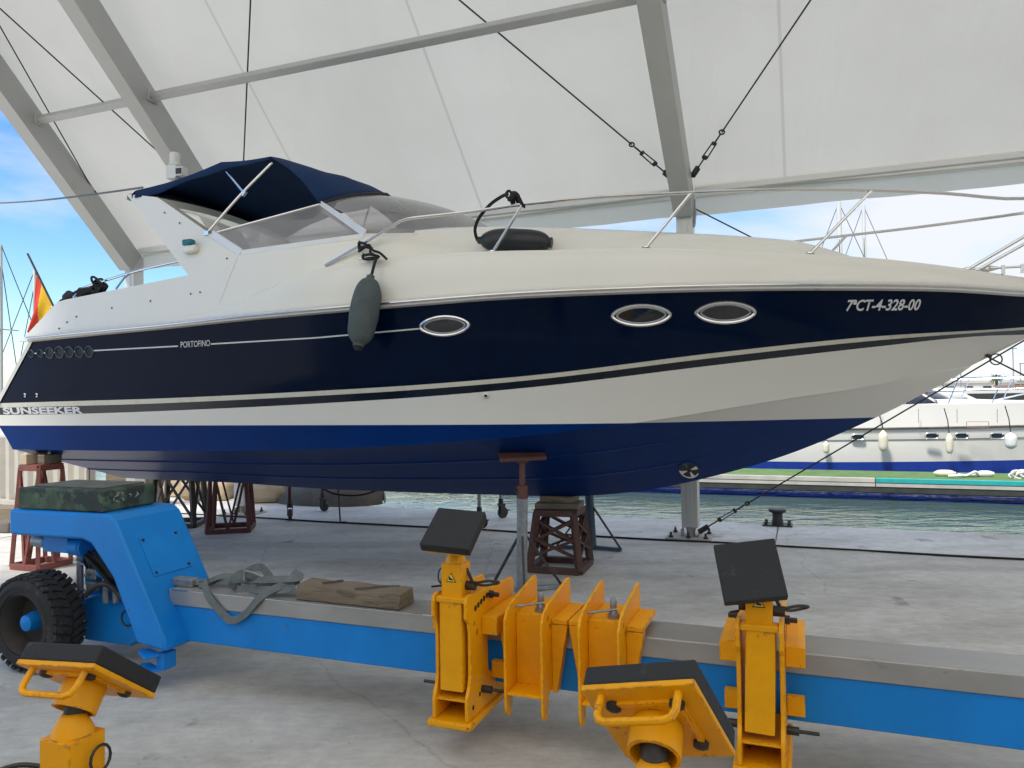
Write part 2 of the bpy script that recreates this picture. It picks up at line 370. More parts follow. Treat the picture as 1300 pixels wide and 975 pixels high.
# concrete of the quay
q, t, b = nodes('quay concrete'); n = t.nodes.new; l = t.links.new
tcn = n('ShaderNodeTexCoord'); mpn = n('ShaderNodeMapping'); mpn.inputs['Scale'].default_value = (.55, 1.5, 1); mpn.inputs['Rotation'].default_value = (0, 0, R(8)); l(tcn.outputs['Object'], mpn.inputs[0])
def nzz(s, d, rgh, src=mpn.outputs[0], dist=0):
    e = n('ShaderNodeTexNoise'); e.inputs['Scale'].default_value = s; e.inputs['Detail'].default_value = d; e.inputs['Roughness'].default_value = rgh; e.inputs['Distortion'].default_value = dist
    l(src, e.inputs['Vector']); return e.outputs[0]
def ramp(src, p0, c0, p1, c1):
    e = n('ShaderNodeValToRGB'); e.color_ramp.elements[0].position = p0; e.color_ramp.elements[1].position = p1
    e.color_ramp.elements[0].color = (*c0, 1); e.color_ramp.elements[1].color = (*c1, 1); l(src, e.inputs[0]); return e.outputs[0]
def mul(a, c, f=1.):
    e = n('ShaderNodeMix'); e.data_type = 'RGBA'; e.blend_type = 'MULTIPLY'; e.inputs[0].default_value = f; l(a, e.inputs[6]); l(c, e.inputs[7]); return e.outputs[2]
base = ramp(nzz(.9, 9, .62, dist=.4), .32, (.54, .52, .475), .68, (.62, .60, .555))
fine = ramp(nzz(14, 6, .7), .3, (.86, .86, .86), .7, (1.08, 1.08, 1.08))
stain = ramp(nzz(1.1, 5, .55, dist=.3), .36, (.66, .645, .62), .56, (1, 1, 1))
mott = ramp(nzz(6.5, 7, .7, src=tcn.outputs['Object']), .36, (.84, .835, .825), .58, (1.03, 1.03, 1.02))
oil = ramp(nzz(2.7, 4, .5, src=tcn.outputs['Object'], dist=.2), .285, (.42, .41, .40), .33, (1, 1, 1))
spots = ramp(nzz(38, 3, .5, src=tcn.outputs['Object']), .27, (.35, .34, .33), .31, (1, 1, 1))
vo = n('ShaderNodeTexVoronoi'); vo.feature = 'DISTANCE_TO_EDGE'; vo.inputs['Scale'].default_value = .34
wv = n('ShaderNodeTexNoise'); wv.inputs['Scale'].default_value = 1.7; wv.inputs['Detail'].default_value = 7; l(tcn.outputs['Object'], wv.inputs['Vector'])
wm = n('ShaderNodeMix'); wm.data_type = 'RGBA'; wm.inputs[0].default_value = .22; l(tcn.outputs['Object'], wm.inputs[6]); l(wv.outputs['Color'], wm.inputs[7]); l(wm.outputs[2], vo.inputs['Vector'])
crack = ramp(vo.outputs[0], .0008, (.82, .81, .8), .002, (1, 1, 1))
chips = n('ShaderNodeMix'); chips.data_type = 'RGBA'
l(ramp(nzz(5.5, 7, .7, dist=.5), .72, (0, 0, 0), .75, (.35, .35, .35)), chips.inputs[0]); l(mul(mul(mul(mul(mul(mul(base, fine), stain, .7), mott, .8), oil, .7), spots, .8), crack, .9), chips.inputs[6]); chips.inputs[7].default_value = (.47, .46, .44, 1)
l(chips.outputs[2], b.inputs['Base Color']); b.inputs['Roughness'].default_value = .72
bp = n('ShaderNodeBump'); bp.inputs['Strength'].default_value = .25; bp.inputs['Distance'].default_value = .01; l(nzz(20, 8, .7), bp.inputs['Height']); l(bp.outputs[0], b.inputs['Normal'])
M['concrete'] = q
q2 = q.copy(); q2.name = 'paler edge slab concrete'; M['edgeslab'] = q2  # paler slab of its own, lightened also to make up for missing sun
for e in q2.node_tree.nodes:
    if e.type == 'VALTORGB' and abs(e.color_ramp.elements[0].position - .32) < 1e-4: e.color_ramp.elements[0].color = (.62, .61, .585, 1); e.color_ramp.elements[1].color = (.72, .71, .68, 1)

# harbour water
q, t, b = nodes('harbour water'); n = t.nodes.new; l = t.links.new
b.inputs['Base Color'].default_value = (.065, .105, .086, 1); b.inputs['Roughness'].default_value = .04; b.inputs['IOR'].default_value = 1.45
tcn = n('ShaderNodeTexCoord'); mpn = n('ShaderNodeMapping'); mpn.inputs['Scale'].default_value = (.6, 1.25, 1); l(tcn.outputs['Object'], mpn.inputs[0])
a1 = nzz(1.5, 3, .5, mpn.outputs[0], .6); a2 = nzz(5, 2, .5, mpn.outputs[0], .3)
ad = n('ShaderNodeMath'); ad.operation = 'MULTIPLY_ADD'; ad.inputs[1].default_value = .35; l(a2, ad.inputs[0]); l(a1, ad.inputs[2])
bp = n('ShaderNodeBump'); bp.inputs['Strength'].default_value = 1; bp.inputs['Distance'].default_value = .045; l(ad.outputs[0], bp.inputs['Height']); l(bp.outputs[0], b.inputs['Normal'])
M['water'] = q
# ------------------------------------------------------------------ frames shared by the whole place
TF = Frame((2.057, 9.041, 0), -21)                 # tent / quay: origin at the foot of the middle post
BF = Frame((.43, 7.5, 0), -18)                     # motor yacht: origin under the keel, x towards the bow
RF = Frame((-.0217, 3.8506, 0), -21)               # boat trailer: origin at the near face of its far beam
EDGE = 1.22                                        # quay edge, in tent axes

# ------------------------------------------------------------------ quay, water, land
mb = MB(); mb.slab([TF.world(p) for p in ((-70, EDGE, 0), (60, EDGE, 0), (60, -60, 0), (-70, -60, 0))], (0, 0, -2.2))
q = mb.build('quay', M['concrete'], None, smooth=0, bevel=.02); tag(q, kind='structure')
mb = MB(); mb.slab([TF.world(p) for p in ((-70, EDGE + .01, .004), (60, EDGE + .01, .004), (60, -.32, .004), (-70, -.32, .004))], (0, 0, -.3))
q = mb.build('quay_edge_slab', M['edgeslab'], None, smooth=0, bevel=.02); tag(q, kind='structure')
# water is one sheet out to the horizon; the quay and the land stand in it
mb = MB(); mb.grid([[V((x, y, -.62)) for x in (-3000, -300, 0, 300, 3000)] for y in (-60, 0, 40, 300, 5000)])
q = mb.build('water', M['water'], None, smooth=0); tag(q, kind='structure')
# long joint / slot in the concrete is a thin dark cable lying on it
mb = MB(); pts = []
for k in range(60):
    x = lerp(-12, 9, k / 59); pts.append(TF.world((x, -.30 + .012 * math.sin(x * 1.7) + .008 * math.sin(x * 4.1), .012)))
mb.tube(pts, .012, 6)
q = mb.build('ground_cable', M['rope']); tag(q, 'thin black cable lying along the pale concrete quay, parallel to the water edge', 'cable')
mb = MB()
for x in (-14.0, -8.2, 1.0, 6.9, 13):                       # sawn joints across the slab
    mb.slab([TF.world(p) for p in ((x - .006, EDGE - .03, .006), (x + .006, EDGE - .03, .006), (x + .006, -14, .006), (x - .006, -14, .006))], (0, 0, .002))
q = mb.build('pavement_joint', M['darksteel'], None, smooth=0); tag(q, kind='structure')

# ------------------------------------------------------------------ tent hall
tent = thing('boat_shelter', 'large open white membrane shelter with grey metal arches over the boat', 'tent', TF)
Z0, SL, RIDGE = 4.22, .78, -7.2
SK = (.20, .12, 0, 0, 0, 0)                                  # the two left arches stand a little askew
FX = (-8.70, -6.55, .05, 6.35, 12.65, 18.95)                 # frames along the hall
ZR = Z0 - SL * RIDGE
def roof_z(y): return Z0 - SL * (y if y > RIDGE else 2 * RIDGE - y)
SEAMS = (-5.05, -2.58, 1.18, 3.6, 8.0, 15.0)                 # welded double seams of the membrane
for n_, (a, bb) in enumerate(zip(FX[:-1], FX[1:])):          # one membrane panel per bay and slope, sagging a little between the arches
    ts = [k / 12 for k in range(13)]; sm_ = [s_ for s_ in SEAMS if a < s_ < bb]
    for s_ in sm_: ts += [(s_ - .016 - a) / (bb - a), (s_ + .016 - a) / (bb - a)]
    ts.sort()
    for side in (0, 1):
        mb = MB(); rows = []
        for i in range(13):
            yy = lerp(.12, RIDGE, i / 12); y = yy if not side else 2 * RIDGE - yy
            row = []
            for t in ts:
                sag = .10 * math.sin(math.pi * t) * (.6 + .4 * math.sin(math.pi * i / 12)) * min(1, (bb - a) / 6)
                row.append(V((lerp(a - (.14 if n_ == 0 else 0) - SK[n_] * yy, bb - SK[n_ + 1] * yy, t), y, roof_z(y) - sag)))
            rows.append(row)
        mb.grid(rows); cols_ = [1 if any(abs(lerp(a, bb, (ts[k] + ts[k + 1]) / 2) - s_) < .014 for s_ in sm_) else 0 for k in range(len(ts) - 1)]
        mb.mi = cols_ * 12; mb.build('roof_panel', [M['membrane'] if not side else M['membrane_fill'], M['seam']], tent, smooth=60)  # rear slope takes the lightened copy to throw more light forward
def rafter(x, sk, w_=.22, h_=.34):
    mb = MB(); nrm = V((0, SL, 1)).normalized()
    for s_, (p, r_) in enumerate(((V((x, .10, roof_z(.10))), V((x - sk * RIDGE, RIDGE, ZR))), (V((x, 2 * RIDGE - .1, roof_z(.10))), V((x - sk * RIDGE, RIDGE, ZR))))):
        nn = nrm if s_ == 0 else V((0, -SL, 1)).normalized()
        mb.bar(p - nn * (h_ / 2 + .10), r_ - nn * (h_ / 2 + .10), w_, h_, nn)
        mb.bar(p - nn * (h_ / 2 + .10) + V((-w_ / 2 - .004, 0, 0)) , r_ - nn * (h_ / 2 + .10) + V((-w_ / 2 - .004, 0, 0)), .012, .05, nn)   # keder groove
    return mb.build('rafter', M['tentpost'], tent, smooth=0, bevel=.008)
for x, k_ in zip(FX, SK): rafter(x, k_)
for k, x in enumerate(FX):                                   # posts and their foot plates
    for y, name in ((0, 'post'), (2 * RIDGE, 'post')):
        mb = MB(); mb.box((x, y, 2.09), (.19, .20, 3.92)); mb.box((x, y - .102, 2.09), (.07, .012, 3.80))
        po = mb.build(name, M['post'], tent, smooth=0, bevel=.008)
        mb = MB(); mb.box((x - .01, y, .012), (.52, .44, .02)); mb.lathe([(.05, .02), (.05, .08), (.06, .10), (.06, .14)], MX.Translation((x, y, 0)), 16)
        mb.box((x + .10, y, .06), (.02, .16, .09)); mb.box((x - .10, y, .06), (.02, .16, .09))
        mb.build('foot_plate', M['palestone'], tent, bevel=.004)
        for dx in (-.2, .0, .2):
            for dy in (-.17, .17):
                mb = MB(); mb.lathe([(.028, .022), (.028, .045), (.014, .047), (.014, .085), (.001, .087)], MX.Translation((x - .01 + dx, y + dy, 0)), 6)
                mb.build('anchor_bolt', M['darksteel'], tent, smooth=0)
def on_roof(x, y, d): return V((x, y, roof_z(y) - d))
for a0_, b0_, ka_, kb_ in zip(FX[:-1], FX[1:], SK[:-1], SK[1:]):   # purlin, eave rail, valance per bay
    for y in (-2.0, -4.8, RIDGE, 2 * RIDGE + 2.0):
        yy = max(y, 2 * RIDGE - y); a = a0_ - ka_ * yy; bb = b0_ - kb_ * yy
        mb = MB(); p = on_roof(a + .08, y, .26); r_ = on_roof(bb - .08, y, .26)
        mb.bar(p, r_, .09, .10, V((0, SL, 1)).normalized()); mb.bar(p, p + V((.05, 0, 0)), .15, .15); mb.bar(r_ - V((.05, 0, 0)), r_, .15, .15)
        mb.build('purlin', M['tentpost'], tent, smooth=0, bevel=.01)
    a, bb = a0_, b0_
    for y, sg in ((0, 1), (2 * RIDGE, -1)):
        mb = MB(); mb.bar((a + .12, y, 4.13), (bb - .12, y, 4.13), .08, .07); mb.bar((a + .12, y + .05 * sg, 4.215), (bb - .12, y + .05 * sg, 4.215), .03, .03); mb.bar((a + .12, y + .06 * sg, 4.06), (bb - .12, y + .06 * sg, 4.06), .02, .02)
        mb.build('eave_rail', M['tentlight'], tent, smooth=0, bevel=.01)
        mb = MB(); rows = []
        for zz in (4.16, 4.02, 3.855):
            rows.append([V((lerp(a, bb, k / 20), y + sg * (.10 + .012 * math.sin(k * 1.9 + zz * 5) * (4.16 - zz) * 4), zz - .006 * math.sin(k * .9))) for k in range(21)])
        mb.grid(rows).build('valance', M['membrane_fill'], tent, smooth=60)  # paler cloth colour stands in for light on the shaded valance
mb = MB(); row0 = []                                         # unseen rear wall, added to shape the light from behind the photographer
for k in range(221):
    x = lerp(FX[0], FX[-1], k / 220); row0.append((x, 2 * RIDGE + .25 + (.05 if k % 6 > 2 else 0)))
mb.grid([[V((x, y, z)) for x, y in row0] for z in (.05, 2.2, 4.05)]); mb.build('added_rear_wall', M['tentlight'], tent, smooth=0)
# roof bracing wires with turnbuckles, wall bracing
def wire(p, q_, r_=.009, bottle=True, tip=True):
    p = V(p); q_ = V(q_); d = (q_ - p).normalized(); L_ = (q_ - p).length
    mb = MB(); mb.tube([p + d * (.62 if bottle else 0), q_], r_, 6)
    if bottle:                                               # shackle, turnbuckle, eye near p
        side = d.cross(V((0, SL, 1)).normalized()).normalized()
        mb.tube([p, p + d * .26], .009, 6)
        for s_ in (-1, 1): mb.bar(p + d * .24 + side * .028 * s_, p + d * .46 + side * .022 * s_, .011, .011)
        mb.bar(p + d * .23, p + d * .27, .055, .028, side.cross(d)); mb.bar(p + d * .44, p + d * .47, .055, .028, side.cross(d))
        mb.tube([p + d * .46, p + d * .58], .01, 6)
        mb.tube([p + d * .62 + (d * math.cos(a_) + side * math.sin(a_)) * .028 for a_ in [k * math.pi / 5 for k in range(10)]], .010, 5, True)
        mb.box(p + d * .03, (.04, .06, .13), d.to_track_quat('Z', 'Y').to_matrix())
    return mb.build('bracing_cable', M['cable'], tent)
wire(on_roof(-.09, -.22, .12), on_roof(-6.2, -7.0, .30)); wire(on_roof(.19, -.22, .12), on_roof(6.2, -7.0, .30))
wire(on_roof(-6.25, -.35, .12), on_roof(-.1, -7.0, .30)); wire(on_roof(-6.5, -.75, .2), on_roof(-8.6, -6.0, .3), bottle=False)
wire(on_roof(-8.6, -.5, .14), on_roof(-6.45, -6.0, .3)); wire(on_roof(6.2, -.22, .12), on_roof(.2, -7.0, .30))
wire((.18, -.06, .10), (6.25, 0, 4.0)); wire((.14, 0, 3.93), (6.2, -.05, .12), bottle=False)
mb = MB(); mb.tube(catmull([(.12, 0, 3.98), (.17, -.02, 3.9), (.16, -.04, 3.7), (.14, -.05, 3.72)], 5), .012, 6)
mb.box((.15, -.02, 3.87), (.05, .03, .3)); mb.build('valance_strap', M['galv'], tent)
# ------------------------------------------------------------------ motor yacht ashore
boat = thing('motor_yacht', 'navy and cream motor yacht propped ashore on stands under the shelter', 'boat', BF)
def hfun(B, s0, se, p, nar=.06, st=-5.6):
    def h(s):
        if s >= se: return 0.0
        if s > s0: return B * (1 - ((s - s0) / (se - s0)) ** p)
        return B * (1 - nar * ((s0 - s) / (s0 - st)) ** 2)
    h.end = se
    return h
HS = hfun(1.60, -.8, 4.66, 2.35); HG = hfun(1.515, -.8, 4.22, 2.3); HK = hfun(1.485, -.8, 4.08, 2.25); HC = hfun(1.385, -.9, 3.62, 1.95)
def solve(px, py, h):
    s = 0.
    for _ in range(40):
        P = BF.px(px, py, y=-h(s)); s = .5 * s + .5 * P.x
    return P.x, P.z
def curve(pts, h, end):
    return Curve1([solve(a, b, h) for a, b in pts] + end), solve(*pts[0], h)[0]
zS, sS = curve([(40, 430), (125, 421.5), (200, 414.5), (308, 403), (400, 394.5), (523, 384), (646, 374.5), (800, 367.5), (900, 364.5), (1063, 363), (1208, 365), (1300, 371)], HS, [(4.66, 2.44)])
zG1, sG1 = curve([(-4, 512), (100, 509), (200, 506), (400, 496.5), (560, 486.5), (700, 474), (900, 449), (1100, 428), (1300, 415.5)], HG, [(4.22, 2.235)])
zG0 = lambda s: zG1(s) - .055 * min(1, (4.3 - s) / 2)
zK, sK = curve([(-12, 527), (110, 525), (200, 522), (400, 512.5), (560, 502), (700, 489), (900, 464.5), (1100, 441.5), (1240, 427)], HK, [(4.08, 2.155)])
zC, sC = curve([(20, 571), (200, 573), (400, 571), (560, 563), (700, 551), (812, 537), (1000, 507), (1100, 492), (1190, 473)], HC, [(3.62, 1.90)])
H0 = lambda s: 0.
zL, sL_ = curve([(100, 603), (180, 608), (300, 613), (400, 620), (640, 628.5), (740, 629.5), (822, 622), (900, 606), (1000, 577), (1110, 531), (1200, 486)], H0, [])
sL_ = sC + .12
END = 3.62
cols = []                                                    # (start, end, half breadth, height) from keel up, material of the band below
NST = 78
def station(t):
    def P(s0, se, h, z, dz=0.):
        s = lerp(s0, se, t); return V((s, -h(s), z(s)))
    k = P(sL_, END, H0, zL); k.z = lerp(k.z, zC(END), smoothstep(.985, 1, t))
    c = P(sC, END, HC, zC)
    bk = P(sK, 4.08, HK, zK)
    g1 = P(sG1, 4.22, HG, zG1); g0 = lerp(bk, g1, .62) if t < .9 else lerp(bk, g1, .62)
    s_ = P(sS, 4.66, HS, zS)
    row = [k]
    for f in (.25, .5, .75):
        q = k.lerp(c, f); q.z -= .05 * math.sin(math.pi * f) * (1 - t) ** .5 * 0 ; row.append(q)
    row.append(c); c2 = c + V((0, -.034 * smoothstep(1, .82, t), .006)); row.append(c2)
    for f in (.33, .66): q = c2.lerp(bk, f); q.y += .015 * math.sin(math.pi * f); row.append(q)
    row += [bk, g0, g1]
    for f in (.25, .5, .75):
        q = g1.lerp(s_, f); q.y += .03 * math.sin(math.pi * f) * smoothstep(.2, .8, t); row.append(q)
    row.append(s_)
    return row
MATROW = [0, 0, 0, 0, 0, 0, 0, 0, 1, 2, 3, 3, 3, 3]
hull = MB(); stations = [station(i / NST) for i in range(NST + 1)]
nk = len(stations[0])
vs = []; full = []
for r_ in stations:
    near = list(reversed(r_)); far = [V((p.x, -p.y, p.z)) for p in r_[1:]]
    full.append(near + far)
W_ = len(full[0]); vs = [p for r_ in full for p in r_]; fs = []; mi = []
seq = list(reversed(MATROW)) + MATROW
for i in range(NST):
    for k in range(W_ - 1):
        fs.append((i * W_ + k, i * W_ + k + 1, (i + 1) * W_ + k + 1, (i + 1) * W_ + k)); mi.append(seq[k])
hull.add(vs, fs); hull.mi = mi
nv = len(hull.v); hull.k = 0                                  # transom
for k in range(W_ // 2):
    hull.k = seq[k] if seq[k] != 0 else 0
    hull.add([full[0][k], full[0][k + 1], full[0][W_ - 2 - k], full[0][W_ - 1 - k]], [(0, 1, 2, 3)])
BVH = BVHTree.FromPolygons([tuple(p) for p in vs], fs)
ho = hull.build('hull', [M['hullpaint'], M['black_stripe'], M['stripe'], M['navy']], boat, smooth=15)
def hull_y(x, z):
    h = BVH.ray_cast(V((x, -6, z)), V((0, 1, 0))); return h[0].y if h[0] else None
def hull_px(px, py):
    o = BF.i @ CAMLOC; d = (BF.i.to_3x3() @ ray(px, py)).normalized(); h = BVH.ray_cast(o, d); return h[0], h[1]
# spray strakes under the bottom
for f, s1 in ((.36, 1.7), (.70, 1.5)):
    for sg in (-1, 1):
        rows = []
        for i in range(50):
            t = i / 49 * ((s1 - sL_) / (END - sL_)); k = station(t); a, c = k[0], k[4]; wd = .045 * min(1, (49 - i) / 8)
            d = (c - a).normalized(); p = a.lerp(c, f); q = [p - d * wd, p + d * wd * .2 + V((0, 0, -.008 * min(1, (49 - i) / 8))), p + d * wd * .35 + V((0, 0, .006))]
            rows.append([V((v.x, v.y * -sg, v.z - .002)) for v in q])
        MB().grid(rows).build('spray_strake', M['hullpaint'], boat, smooth=25)
# rub rail: white strake with a steel band
for sg in (-1, 1):
    a = []; b_ = []
    for i in range(70):
        s = lerp(sS - .02, 4.655, i / 69); a.append(V((s, sg * (HS(s) + .012), zS(s)))); b_.append(V((s, sg * (HS(s) + .042), zS(s) + .004)))
    rows = [[p + V((0, -sg * .02, -.034)), p + V((0, sg * .022, -.022)), p + V((0, sg * .022, .022)), p + V((0, -sg * .02, .036))] for p in a]
    rub = MB().grid(rows).build('rub_rail', M['white'], boat, smooth=50)
    MB().tube(b_, .0105, 8).build('steel_band', M['steel'], rub)
# -------- topsides: the moulded deck side, its crease, coaming, coachroof
def panel_h(s, z): return HS(s) - .03 - .27 * (z - zS(s))
def panel_pt(px, py, extra=0.):
    y = -1.4
    for _ in range(40):
        P = BF.px(px, py, y=y); y = .5 * y - .5 * (panel_h(P.x, P.z) + extra)
    return P
def poly(pts):
    def f(x):
        if x <= pts[0][0]: return pts[0][1]
        for (a, b), (c, d) in zip(pts[:-1], pts[1:]):
            if a <= x <= c: return lerp(b, d, (x - a) / (c - a) if c > a else 0)
        return pts[-1][1]
    return f
creasepx = [(200, 404), (280, 388), (330, 368), (370, 352), (411, 338.5), (470, 329), (550, 321), (620, 317.5), (720, 315.5), (830, 313), (930, 315.5), (1030, 321), (1130, 328), (1230, 340), (1300, 350.5)]
hD = lambda s: HS(s) - .075
zD, sD = curve(creasepx, hD, [(4.5, 2.56)])
top_f = poly([(28, 431), (72, 384), (80, 381), (110, 375), (150, 367), (230, 351), (239, 349), (305, 322), (380, 311), (460, 301), (540, 298.5), (590, 298), (640, 299), (700, 301)])
bot_f = poly([(28, 434), (40, 431), (125, 422.5), (200, 415.5), (308, 404), (400, 395.5), (523, 385), (646, 375.5), (700, 373)])
xs = [28 + (700 - 28) * i / 84 for i in range(85)] + [72, 239, 305]; xs.sort()
rows = [[panel_pt(x, lerp(bot_f(x), top_f(x), k / 7), -.23 * smoothstep(470, 600, x)) for k in range(8)] for x in xs]
for sg in (-1, 1):
    rr = [[V((p.x, -sg * p.y, p.z)) for p in r_] for r_ in rows]
    inner = [[r_[-1], r_[-1] + V((0, -sg * (.004 if 239 <= x_ <= 305 else .05), .0 if 239 <= x_ <= 305 else .004)), r_[-1] + V((0, -sg * .10, -.05)), V((r_[0].x, r_[0].y - sg * .16, r_[0].z))] for x_, r_ in zip(xs, rr)]
    mb = MB().grid([r_ + i_[1:] for r_, i_ in zip(rr, inner)])
    co = mb.build('coaming', M['gelcoat'], boat, smooth=32)
def mould(sg):                                               # outward moulding from rub rail to crease, then the side deck
    rows = []
    for i in range(90):
        s = lerp(sD - .25, 4.62, i / 89); hs = HS(s); zs = zS(s) + .02; zd = max(zD(min(s, 4.5)), zs + .02) if s > sD else lerp(zs, zD(sD), smoothstep(sD - .25, sD, s))
        b_ = smoothstep(sD - .2, sD + 1.3, s); hp = panel_h(s, zd)
        he = max(.01, lerp(hp - .01, hs - .075, b_)); hb = max(.012, hs - .015)
        rows.append([V((s, sg * y, z)) for y, z in ((hb, zs), (lerp(hb, he, .35) + .018 * b_, lerp(zs, zd, .35)), (lerp(hb, he, .75) + .020 * b_, lerp(zs, zd, .72)), (he + .008 * b_, zd - .035 * b_), (he - .015 * b_, zd - .008), (he - .045 * b_, zd),
                     (max(.004, he - .24 * b_ - .02), zd - .01 * b_), (0, zd - .012))])
    return MB().grid(rows)
mb = mould(-1); m2_ = mould(1); mb.add(m2_.v, m2_.f); mb.build('deck_moulding', M['gelcoat'], boat, smooth=34)
# coachroof: crown line from the picture, falling away to the foredeck
crown = Curve1([(BF.px(a, b, y=-.3).x, BF.px(a, b, y=-.3).z) for a, b in ((470, 301), (590, 298), (700, 298.5), (860, 303.5), (960, 307), (1020, 312))] + [(2.95, zD(2.95) + .005)])
rows = []
for i in range(50):
    s = lerp(-1.75, 2.95, i / 49); zc = crown(s) ; zb = zD(s) - .02; hb = max(.1, HS(s) - .37); dz = max(.004, zc - zb)
    half = [(hb, zb), (hb - .05, zb + dz * .42), (hb * .86 - .06, zb + dz * .78), (hb * .62, zb + dz * .95), (.3, zc), (0, zc + .008)]
    rows.append([V((s, -y, z)) for y, z in half] + [V((s, y, z)) for y, z in reversed(half[:-1])])
MB().grid(rows).build('coachroof', M['gelcoat'], boat, smooth=40)
for px_, py_ in ((890, 303), ):                              # low hatch rim on the coachroof
    P = BF.px(px_, py_, y=-.1); mb = MB(); mb.box((P.x - .3, 0, crown(P.x - .3) + .012), (.5, .55, .03)); mb.build('deck_hatch', M['white'], boat, bevel=.01)
# radar arch with two legs and a cross wing
legp = [(160, 246), (200, 250.5), (268, 297.5), (305, 321.5), (311, 345), (250, 372), (239, 349)]
leg = [panel_pt(*p, -.006) for p in legp]
mb = MB()
for sg in (-1, 1): mb.slab([V((p.x, -sg * p.y, p.z)) for p in leg], (0, -sg * .13, 0))
a, c = leg[0], leg[1]
mb2 = MB(); prof = []
rows = []
for i in range(17):
    y = lerp(a.y + .01, -a.y - .01, i / 16); cr_ = .07 * (1 - (2 * i / 16 - 1) ** 2)
    rows.append([V((p.x, y, p.z + cr_ + dz)) for p, dz in ((a, -.06), (a, .0), (a.lerp(c, .5), .035), (c, .0), (c, -.07), (a.lerp(c, .5), -.09))])
mb2.grid(rows, closed=True); mb.add(mb2.v, mb2.f)
arch = mb.build('radar_arch', M['gelcoat'], boat, smooth=30)
# anchor light on the arch, green side light on its leg
P = BF.px(223, 226, y=-.5); mb = MB(); z = P.z
mb.tube([(P.x, P.y, z - .12), (P.x, P.y, z)], .016, 10); mb.box((P.x - .01, P.y, z + .055), (.13, .13, .15)); mb.box((P.x + .095, P.y - .02, z + .05), (.10, .09, .10))
mb.lathe([(.05, z + .13), (.062, z + .14), (.062, z + .155), (.052, z + .165), (.055, z + .26), (.045, z + .28), (.001, z + .285)], MX.Translation((P.x - .01, P.y, 0)), 18)
al = mb.build('anchor_light', M['white'], boat, bevel=.006)
MB().box((P.x + .10, P.y - .069, z + .05), (.07, .012, .06)).build('lens', M['darksteel'], al)
P = panel_pt(243, 314, .02); mb = MB(); mb.box((P.x, P.y - .01, P.z - .02), (.15, .075, .075)); sl = mb.build('side_light', M['white2'], boat, bevel=.02)
MB().box((P.x - .012, P.y - .022, P.z + .042), (.11, .07, .06)).build('lens', M['greenlens'], sl, bevel=.015)
# fastenings and seam on the coaming
for p in [(85, 409), (75, 417), (97, 402), (142, 391), (191, 382), (242, 373), (254, 371), (209, 270), (228, 283), (288, 328)]:
    P = panel_pt(*p, .004); MB().lathe([(.009, 0), (.008, .004), (.001, .005)], MX.Translation(P) @ MX.Rotation(R(90), 4, 'X'), 8).build('deck_fitting', M['darksteel'], boat)
mb = MB(); mb.tube([panel_pt(x, y, .001) for x, y in ((302, 325), (292, 350), (279, 384))], .005, 5); mb.build('moulding_seam', M['gelcoat'], boat)
# -------- windscreen
B0 = panel_pt(306, 321); B1 = panel_pt(462, 300); T0 = panel_pt(269, 297); T1 = BF.px(405, 260, y=-.95)
base = [B1] + [BF.px(a, b, y=-h) for a, b, h in ((520, 299, 1.08), (570, 298, .85), (610, 297.5, .5), (640, 297, 0))]
topl = [T1] + [BF.px(a, b, y=-h) for a, b, h in ((428, 253, .84), (450, 248.5, .66), (474, 246.5, .36), (490, 247.5, 0))]
base = catmull(base, 5); topl = catmull(topl, 5)
full_b = base + [V((p.x, -p.y, p.z)) for p in reversed(base[:-1])]; full_t = topl + [V((p.x, -p.y, p.z)) for p in reversed(topl[:-1])]
rows = []
for k in range(7):
    f = k / 6; rows.append([a.lerp(b_, f) + V((.05 * math.sin(math.pi * f), 0, .05 * math.sin(math.pi * f))) for a, b_ in zip(full_b, full_t)])
MB().grid(rows).build('windscreen_pane', M['tint'], boat, smooth=60)
for sg in (-1, 1):
    mir = lambda p: V((p.x, -sg * p.y, p.z))
    rows = [[mir(T0.lerp(T1, k / 8).lerp(B0.lerp(B1, k / 8), j / 4)) for j in range(5)] for k in range(9)]
    MB().grid(rows).build('side_pane', M['tint'], boat, smooth=60)
    out = V((0, -.006 * sg, 0))
    mb = MB(); mb.bar(mir(T0) + out, mir(B0) + out, .075, .03, (0, 1, 0)); mb.bar(mir(B0) + out, mir(B1) + out, .05, .03, (0, 1, 0))
    pp = [mir(p) for p in base]
    for a, b_ in zip(pp[:-1], pp[1:]): mb.bar(a, b_ + (b_ - a) * .15, .025, .045)
    mb.bar(mir(T1) + out * 2, mir(B1) + out * 2 + V((.0, 0, .02)), .085, .02, (0, 1, 0))
    sf = mb.build('windscreen_frame', M['alu'], boat, smooth=0, bevel=.006)
    mb = MB(); mb.tube([mir(T0) + out, mir(T1) + out], .016, 8); mb.tube([mir(p) for p in topl], .013, 8); mb.build('top_trim', M['steel'], sf)
    mb = MB()
    for f in (.12, .3, .48, .66, .84):
        for a, b_ in ((T0, T1), (B0, B1)):
            mb.lathe([(.011, 0), (.008, .012), (.001, .014)], MX.Translation(mir(a.lerp(b_, f)) + V((0, -.018 * sg, 0))) @ MX.Rotation(R(90 * sg), 4, 'X'), 6)
    mb.build('frame_screw', M['darksteel'], sf)
mb = MB(); mb.tube([p + V((.012, 0, .006)) for p in full_t], .016, 6); mb.build('rubber_trim', M['rubber'], boat)
